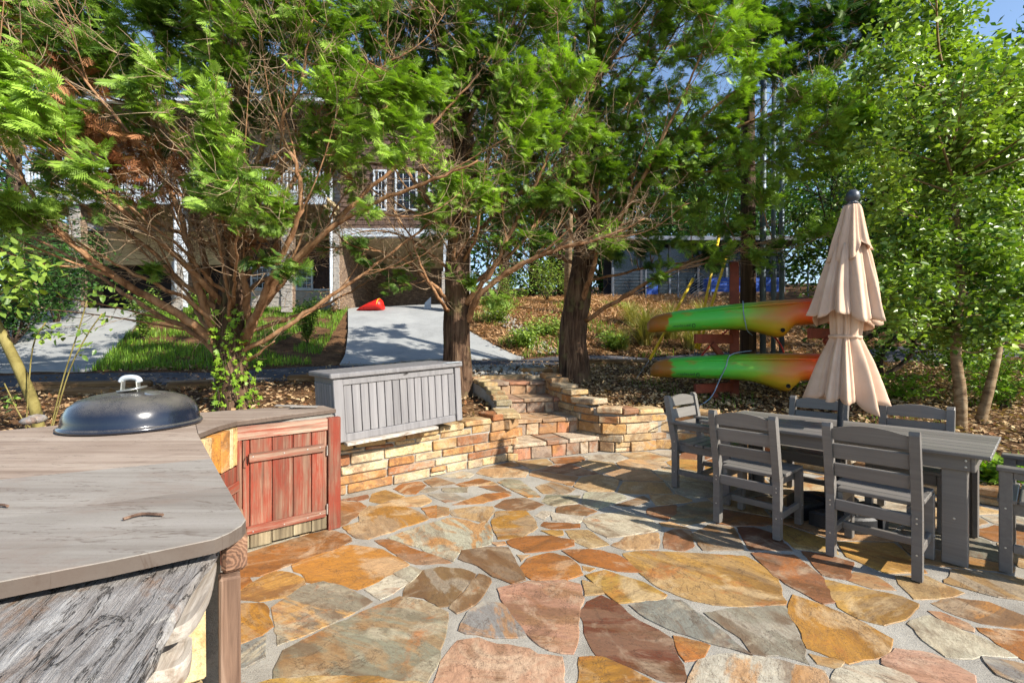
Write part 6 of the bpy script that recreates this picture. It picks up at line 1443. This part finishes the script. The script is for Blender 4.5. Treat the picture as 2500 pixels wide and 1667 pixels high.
FT = [(-26, 24, 13, 4.5, 'tall dark tree left of the house'), (-21, 31, 17, 5, 'tall broad tree behind the left end of the house roof'), (-13, 33, 18, 5, 'tall tree behind the middle of the house roof'), (-6, 31, 18, 5, 'tall tree behind the right end of the house roof'), (-.5, 27, 15, 4.2, 'tall tree between the house and the cabin, nearer the house'),
      (3.2, 29, 14, 4.2, 'tall tree between the house and the cabin, nearer the cabin'), (7.5, 32, 13, 4.5, 'tree directly behind the left half of the cabin'), (13, 31, 12, 4.5, 'tree directly behind the right half of the cabin'), (19, 27, 13, 4.6, 'tall dark tree right of the cabin'), (24, 20, 13, 5, 'tall dark tree at the far right beyond the hedge'), (16.5, 17.5, 9, 3.6, 'rounded tree on the slope right of the cabin deck'), (-33, 30, 16, 5.5, 'tall dark tree at the far left edge')]
for i, (x, y, h, r, lab) in enumerate(FT): far_tree('forest_tree', lab, x, y, h, r, .22, 3400, .3, 'dark_leaf', random.choice((.35, .5, .65)))
ORD = 'first second third fourth fifth sixth seventh eighth ninth tenth eleventh twelfth thirteenth fourteenth fifteenth'.split()
for i in range(15):
    x = -48+7.2*i+random.uniform(-2, 2); far_tree('forest_tree', 'dense forest tree in the far row closing the view, '+ORD[i]+' from the left', x, random.uniform(46, 60), random.uniform(15, 21), 6, .05, 2600, .6, 'dark_leaf', random.choice((.4, .55, .7)), False, 'far row of forest trees')
for i, (x, y, w) in enumerate(((1.5, 35, 'first'), (6, 37, 'second'), (10.5, 35, 'third'), (15, 36, 'fourth'), (20, 34, 'fifth'), (26, 33, 'sixth'), (31, 28, 'seventh'), (22.5, 15, 'eighth'))): far_tree('thicket_tree', 'bushy low-branched tree in the thicket behind the cabin, '+w+' from the left', x, y, 8.5, 4.2, .02, 3000, .34, 'dark_leaf', .45, False, 'thicket behind the cabin')
for x, y, h, r, lab in ((14, 13, 7.5, 2.4, 'dark conifer on the slope behind the conduits'), (-15.5, 13, 5, 1.9, 'dark evergreen beside the left driveway')): far_tree('conifer', lab, x, y, h, r, .05, 4200, .17, 'dark_leaf', .35, True, 'conifers on the slope')
mb = MB(); p = dp(1303, 690, 17.5); pz = H(p.x, 17.5); b = Vector((p.x, 17.5, pz-.1)); root = empty('bare_tree', b, 0, 'slim pale grey tree trunk on the slope behind the right cypress', 'tree'); mb.tube([(0, 0, 0), (.1, 0, 5), (.3, .1, 11)], [.16, .13, .06], 10, True, .1); mb.build('trunk', 'pale_bark', root, True)

# shrubs, each a small leafy plant
def shrub(name, label, x, y, h, r, n, leaf, mat, tone=.5, group=None, stems=7, templ=SMALL, up=.5, cat='shrub'):
    b = Vector((x, y, H(x, y))); root = empty(name, b, 0, label, cat, group); st = Tubes(); O, X, N, S, T = [], [], [], [], []
    for _ in range(stems):
        a = random.uniform(0, 6.28); e = Vector((math.cos(a)*r*random.uniform(.2, .9), math.sin(a)*r*random.uniform(.2, .9), h*random.uniform(.6, 1))); bp = bent(Vector((random.uniform(-.05, .05), random.uniform(-.05, .05), 0)), e, -.05, 5, .06); st.add(bp, .006+.004*h, .002, 4)
        for _ in range(n//stems):
            t = 1-random.random()**1.4*(1-up*.3); i0 = min(4, int(t*5)); p = bp[i0].lerp(bp[i0+1], t*5-i0)+rv(.22*r*(.4+t)); p.z = max(.02, p.z)
            O.append(p); X.append(Vector((random.gauss(0, 1), random.gauss(0, 1), random.gauss(.1, .5)))); N.append(Vector((random.gauss(0, .5), random.gauss(-.2, .5), 1))); S.append(leaf*random.uniform(.6, 1.3)); T.append(min(1, max(0, tone+random.gauss(0, .2))))
    st.build('stems', 'dark_bark', root)
    obj('foliage', scatter('foliage', *templ, np.array(O), np.array(X), np.array(N), np.array(S), np.array(T)), mat, root); return root
p = dp(708, 780, 13.5); shrub('garden_shrub', 'airy green shrub on the lawn right of the left cypress', p.x, 13.5, 1.5, .6, 1500, .09, 'broad_leaf', .35)
p = dp(345, 760, 13.5); shrub('garden_shrub', 'feathery green shrub on the lawn beside the left driveway', p.x, 13.2, 1.7, .6, 1400, .09, 'broad_leaf', .45)
p = dp(775, 700, 18); shrub('dry_shrub', 'low dry brown shrub under the house windows', p.x, 17.6, .9, .7, 500, .07, 'litter', .3)
p = dp(480, 690, 17); shrub('garden_shrub', 'rounded green shrub by the white column of the house', p.x, 16.6, 1.0, .7, 900, .1, 'broad_leaf', .4)
for i, (xd, Y, h, r, lab) in enumerate(((30, 12.5, 3.6, 2.0, 'big dark leafy shrub at the left edge above the driveway'), (130, 15.5, 3.6, 1.8, 'dark leafy shrub in front of the garage, left of the driveway'), (-60, 9.5, 3.0, 1.6, 'dark leafy shrub cut by the left edge of the picture'))):
    p = dp(xd, 700, Y); shrub('dark_shrub', lab, p.x, Y, h, r, 3600, .13, 'dark_leaf', .45, 'dark shrubs left of the driveway', 16)
for i, (x, y, h, r, lab) in enumerate(((-.4, 16.5, 1.0, 1.1, 'low green shrub at the top of the slope beside the right driveway'), (1.2, 15.2, .55, .9, 'spreading green weeds in the middle of the slope'), (.5, 14.2, .5, .7, 'bright green weeds beside the stone rill'), (2.6, 19.5, 1.6, 1.3, 'pale green shrub by the cabin stairs'), (-.2, 19.5, 1.6, 1.4, 'bright green shrub at the top of the slope near the house'), (3.2, 14, .5, .6, 'small weeds on the slope behind the right cypress'), (1.6, 21, 2.4, 1.6, 'tall leafy shrub left of the cabin'))):
    shrub('slope_shrub', lab, x, y, h, r, 1500, .09, 'broad_leaf', .6, 'shrubs on the slope', 12)
for i, (x, y, h, r, lab) in enumerate(((7.4, 6.9, .5, .7, 'low bright green plants beside the slim leaning trunk'), (6.3, 7.4, .4, .6, 'low green plants behind the pale mottled trunk'), (8.2, 7.8, .7, .9, 'leafy undergrowth at the right edge under the trees'), (5.0, 8.4, .5, .6, 'green undergrowth between the parasol and the far stems'), (6.6, 5.2, .3, .4, 'small plants at the foot of the pale mottled trunk'), (4.55, 4.35, .25, .35, 'small grassy plants behind the low edging stones'), (9.5, 9, .8, 1, 'undergrowth in the back right corner'))):
    shrub('undergrowth', lab, x, y, h, r, 700, .075, 'lime_leaf', .5, 'low plants in the bed on the right', 9)
# ivy on the left trunk
ivb = Vector((-3.55, 5.78, H(-3.55, 5.78))); iv = empty('ivy', ivb, 0, 'ivy with glossy green leaves climbing the left cypress trunk', 'plant'); st = Tubes(); O, X, N, S, T = [], [], [], [], []
for k in range(9):
    pts = []; z = 0; a = random.uniform(-2.6, .2)
    for i in range(9): pts.append(Vector((-.07+.235*math.cos(a), .22+.235*math.sin(a), z-.05))); z += random.uniform(.1, .24); a += random.uniform(-.35, .35)
    st.add(pts, .006, .003, 4)
    for _ in range(34):
        i = random.randint(0, 7); p = pts[i].lerp(pts[i+1], random.random())+rv(.06); O.append(p); X.append(rv()+Vector((0, 0, -.5))); N.append(Vector((p.x+.07+random.gauss(0, .3), p.y-.22+random.gauss(0, .3)-.2, .4))); S.append(random.uniform(.05, .095)); T.append(random.uniform(.2, .9))
st.build('stems', 'dark_bark', iv); obj('foliage', scatter('foliage', *STAR, np.array(O), np.array(X), np.array(N), np.array(S), np.array(T)), 'lime_leaf', iv)
# yellow-green sapling and thin stems at the left edge
sb = dp(92, 965, 4.6); sb.z = H(sb.x, sb.y)-.05
A = [sb, dp(78, 930, 4.6), dp(40, 840, 4.55), dp(0, 760, 4.5), dp(-60, 640, 4.45)]
root = empty('sapling', sb, 0, 'leaning yellow green sapling trunk at the left edge behind the counter', 'tree'); mb = MB(); Q = smooth_path(A, 5); mb.tube([q-sb for q in Q], list(np.linspace(.05, .036, len(Q))), 10, True, .06); mb.build('trunk', 'sapling_bark', root, True)
O = []; 
LFC = [(30, 600, 45), (60, 640, 40), (20, 650, 45), (90, 620, 30), (40, 690, 30), (10, 560, 40)]
tubes = Tubes(); X, N, S, T = [], [], [], []
for xd, yd, r in LFC:
    c = dp(xd, yd, 4.4); tubes.add([q-sb for q in bent(dp(-40, 690, 4.45), c, .05, 5, .05)], .008, .003, 4)
    for _ in range(26): O.append(c-sb+rv(r*.0043)); X.append(rv()+Vector((0, 0, -.3))); N.append(Vector((random.gauss(0, .5), -.4, 1))); S.append(random.uniform(.07, .13)); T.append(random.uniform(.2, .8))
tubes.build('branches', 'sapling_bark', root); obj('foliage', scatter('foliage', *LEAF, np.array(O), np.array(X), np.array(N), np.array(S), np.array(T)), 'broad_leaf', root)
for j, (pts, lab, lv) in enumerate((([(118, 955), (145, 870), (180, 760), (200, 690)], 'thin pale stem with few leaves rising behind the grill lid, left one', [(215, 690), (225, 665), (250, 680), (280, 700)]), ([(122, 955), (160, 850), (200, 770), (235, 720)], 'thin pale stem with few leaves rising behind the grill lid, right one', [(200, 800), (240, 740), (190, 760)]), ([(10, 880), (50, 960), (90, 1000)][::-1], 'bent thin stem with a large leaf by the leaning sapling', [(5, 930), (30, 925)]), ([(60, 900), (75, 800), (105, 740)], 'short thin upright stem right of the leaning sapling', [(130, 765), (110, 780), (95, 760)]))):
    pp_ = [dp(x, y, 4.5) for x, y in pts]; pp_[0].z = min(pp_[0].z, H(pp_[0].x, pp_[0].y)+.1); b = Vector((pp_[0].x, pp_[0].y, H(pp_[0].x, pp_[0].y))); rt_ = empty('thin_plant', b, 0, lab, 'plant', 'thin plants behind the counter')
    mb = MB(); mb.tube([q-b for q in [b]+smooth_path(pp_, 4)], .006, 6); mb.build('stem', 'sapling_bark', rt_, True); O, X, N, S, T = [], [], [], [], []
    for (x, y) in lv:
        c = dp(x, y, 4.5)
        for _ in range(9): O.append(c-b+rv(.07)); X.append(rv()); N.append(Vector((0, -.5, 1))+rv(.5)); S.append(random.uniform(.05, .09)); T.append(random.uniform(.1, .8))
    obj('foliage', scatter('foliage', *LEAF, np.array(O), np.array(X), np.array(N), np.array(S), np.array(T)), 'broad_leaf', rt_)
# ornamental grasses behind the kayaks
BL = (np.array([(0, -.012, 0), (0, .012, 0), (.45, -.009, .16), (.45, .009, .16), (.8, -.006, .10), (.8, .006, .10), (1, 0, -.05)]), np.array([(0, 1, 2), (1, 3, 2), (2, 3, 4), (3, 5, 4), (4, 5, 6)]))
def grass_clump(label, x, y, h, n, mat='straw_grass', tone=.5):
    b = Vector((x, y, H(x, y))); a = rng.uniform(0, 2*np.pi, n); ti = rng.uniform(.15, 1.1, n)
    X = np.stack([np.cos(a)*np.sin(ti), np.sin(a)*np.sin(ti), np.cos(ti)], 1); N = np.stack([-np.cos(a)*np.cos(ti), -np.sin(a)*np.cos(ti), np.sin(ti)], 1); O = np.stack([rng.normal(0, .07, n), rng.normal(0, .07, n), np.zeros(n)], 1)
    o = obj('grass_clump', scatter('grass_clump', *BL, O, X, N, h*rng.uniform(.6, 1.2, n), np.clip(rng.normal(tone, .25, n), 0, 1)), mat, None, loc=b); tag(o, label, 'grass clump', 'ornamental grasses on the slope')
for (xd, Y, h, lab) in ((1480, 14.5, 1.3, 'large straw coloured grass clump left of the upper kayak bow'), (1540, 15, 1.2, 'straw coloured grass clump directly above the upper kayak bow'), (1430, 14, .7, 'small dry grass clump nearest the right cypress trunk'), (1590, 13.8, .9, 'grass clump between the two kayak bows'), (1450, 16.5, .9, 'grass clump with pinkish seed heads below the cabin'), (1610, 15.8, 1.0, 'grass clump under the cabin deck boards')):
    p = dp(xd, 700, Y); grass_clump(lab, p.x, Y, h, 420)
# lawn, weeds, leaf litter, pebbles
def blades(name, xs, ys, sizes, tint, mat, label):
    n = len(xs); a = rng.uniform(0, 2*np.pi, n); ti = np.abs(rng.normal(0, .5, n)); X = np.stack([np.cos(a)*np.sin(ti), np.sin(a)*np.sin(ti), np.cos(ti)], 1); N = np.stack([-np.cos(a)*np.cos(ti), -np.sin(a)*np.cos(ti), np.sin(ti)], 1)
    T3 = (np.array([(0, -.05, 0), (0, .05, 0), (.6, -.03, .05), (.6, .03, .05), (1, 0, -.02)]), np.array([(0, 1, 2), (1, 3, 2), (2, 3, 4)]))
    tag(obj(name, scatter(name, *T3, np.stack([xs, ys, Hn(xs, ys)], 1), X, N, sizes, tint), mat), label, None, None, 'stuff')
def field(n, x0, x1, y0, y1, test):
    x = rng.uniform(x0, x1, n); y = rng.uniform(y0, y1, n); m = test(x, y); return x[m], y[m]
pn = lambda x, y, s: np.array([mnoise.noise((a*s, b*s, 5.0)) for a, b in zip(x, y)])
x, y = field(42000, -15, -4.5, 9.5, 19.3, lambda x, y: ~in_poly(x, y, drive_a) & ~in_poly(x, y, drive_b) & ~on_road(x, y) & (y > np.interp(x, *zip(*road_far))+.3) & (x > np.interp(y, [9, 19], [-10, -15])) & (x < np.interp(y, [11, 19], [-4.9, -6.8])))
m = pn(x, y, .7) > -.25; x, y = x[m], y[m]; blades('lawn_grass', x, y, rng.uniform(.08, .22, len(x)), np.clip(rng.normal(.5, .22, len(x)), 0, 1), 'grass', 'rough green lawn between the two driveways')
x, y = field(12000, -2.5, 5, 13.2, 20, lambda x, y: ~in_poly(x, y, drive_b) & ~on_road(x, y)); m = pn(x, y, .6) > .12; x, y = x[m], y[m]; blades('slope_weeds', x, y, rng.uniform(.1, .26, len(x)), np.clip(rng.normal(.55, .22, len(x)), 0, 1), 'grass', 'patches of weeds on the slope beside the right driveway')
x, y = field(9000, 1.6, 9.5, 4.2, 10.8, lambda x, y: ~in_poly(x, y, patio_poly)); m = pn(x, y, .9) > .2; x, y = x[m], y[m]; blades('bed_grass', x, y, rng.uniform(.04, .13, len(x)), np.clip(rng.normal(.6, .22, len(x)), 0, 1), 'grass', 'thin grass growing through the leaves under the kayaks')
def litter(name, n, x0, x1, y0, y1, test, s0, s1, label, mat='litter', templ=SMALL, tone=.5):
    x, y = field(n, x0, x1, y0, y1, test); k = len(x); O = np.stack([x, y, Hn(x, y)+.055+rng.uniform(-.03, .02, k)], 1); X = rng.normal(size=(k, 3)); X[:, 2] *= .35; N = rng.normal(0, .4, (k, 3)); N[:, 2] = 1
    tag(obj(name, scatter(name, *templ, O, X, N, rng.uniform(s0, s1, k), np.clip(rng.normal(tone, .3, k), 0, 1)), mat), label, None, None, 'stuff')
not_patio = lambda x, y: ~in_poly(x, y, patio_poly) & ~on_road(x, y)
litter('fallen_leaves', 30000, 1.0, 10, 3, 11, not_patio, .03, .09, 'dry fallen leaves under the trees on the right', tone=.55)
litter('fallen_leaves', 12000, -8, 1, 3, 10.5, not_patio, .03, .10, 'dry fallen leaves and chips under the left trees', tone=.35)
litter('pine_straw', 60000, -1.5, 12, 13.3, 24, lambda x, y: ~in_poly(x, y, drive_b), .08, .28, 'brown pine straw covering the slope', 'straw', (np.array([(0, -.08, 0), (0, .08, 0), (1, 0, 0)]), np.array([(0, 1, 2)])), .5)
litter('road_leaves', 2600, -9, 6, 6, 13.4, on_road, .03, .08, 'fallen leaves on the road', tone=.3)
PV = np.array([(-.5, 0, 0), (0, -.4, .05), (.5, .05, 0), (0, .4, .03), (0, 0, .38), (0, 0, -.3)]); PF = np.array([(0, 1, 4), (1, 2, 4), (2, 3, 4), (3, 0, 4), (1, 0, 5), (2, 1, 5), (3, 2, 5), (0, 3, 5)])
x, y = field(5200, -2.6, 2.5, 8, 18, lambda x, y: ((np.abs(x-np.interp(y, [13.3, 18], [1.2, -.8])) < .35) & (y > 13.4)) | ((y > 8.3) & (y < 10.2) & (x > -.9) & (x < .7))); k = len(x); N = rng.normal(0, .3, (k, 3)); N[:, 2] = 1
tag(obj('gravel', scatter('gravel', PV, PF, np.stack([x, y, Hn(x, y)+.05], 1), rng.normal(size=(k, 3))*np.array([1, 1, .2]), N, rng.uniform(.04, .16, k), rng.random(k)), 'gravel'), 'grey pebbles of the rill and at the head of the steps', None, None, 'stuff')
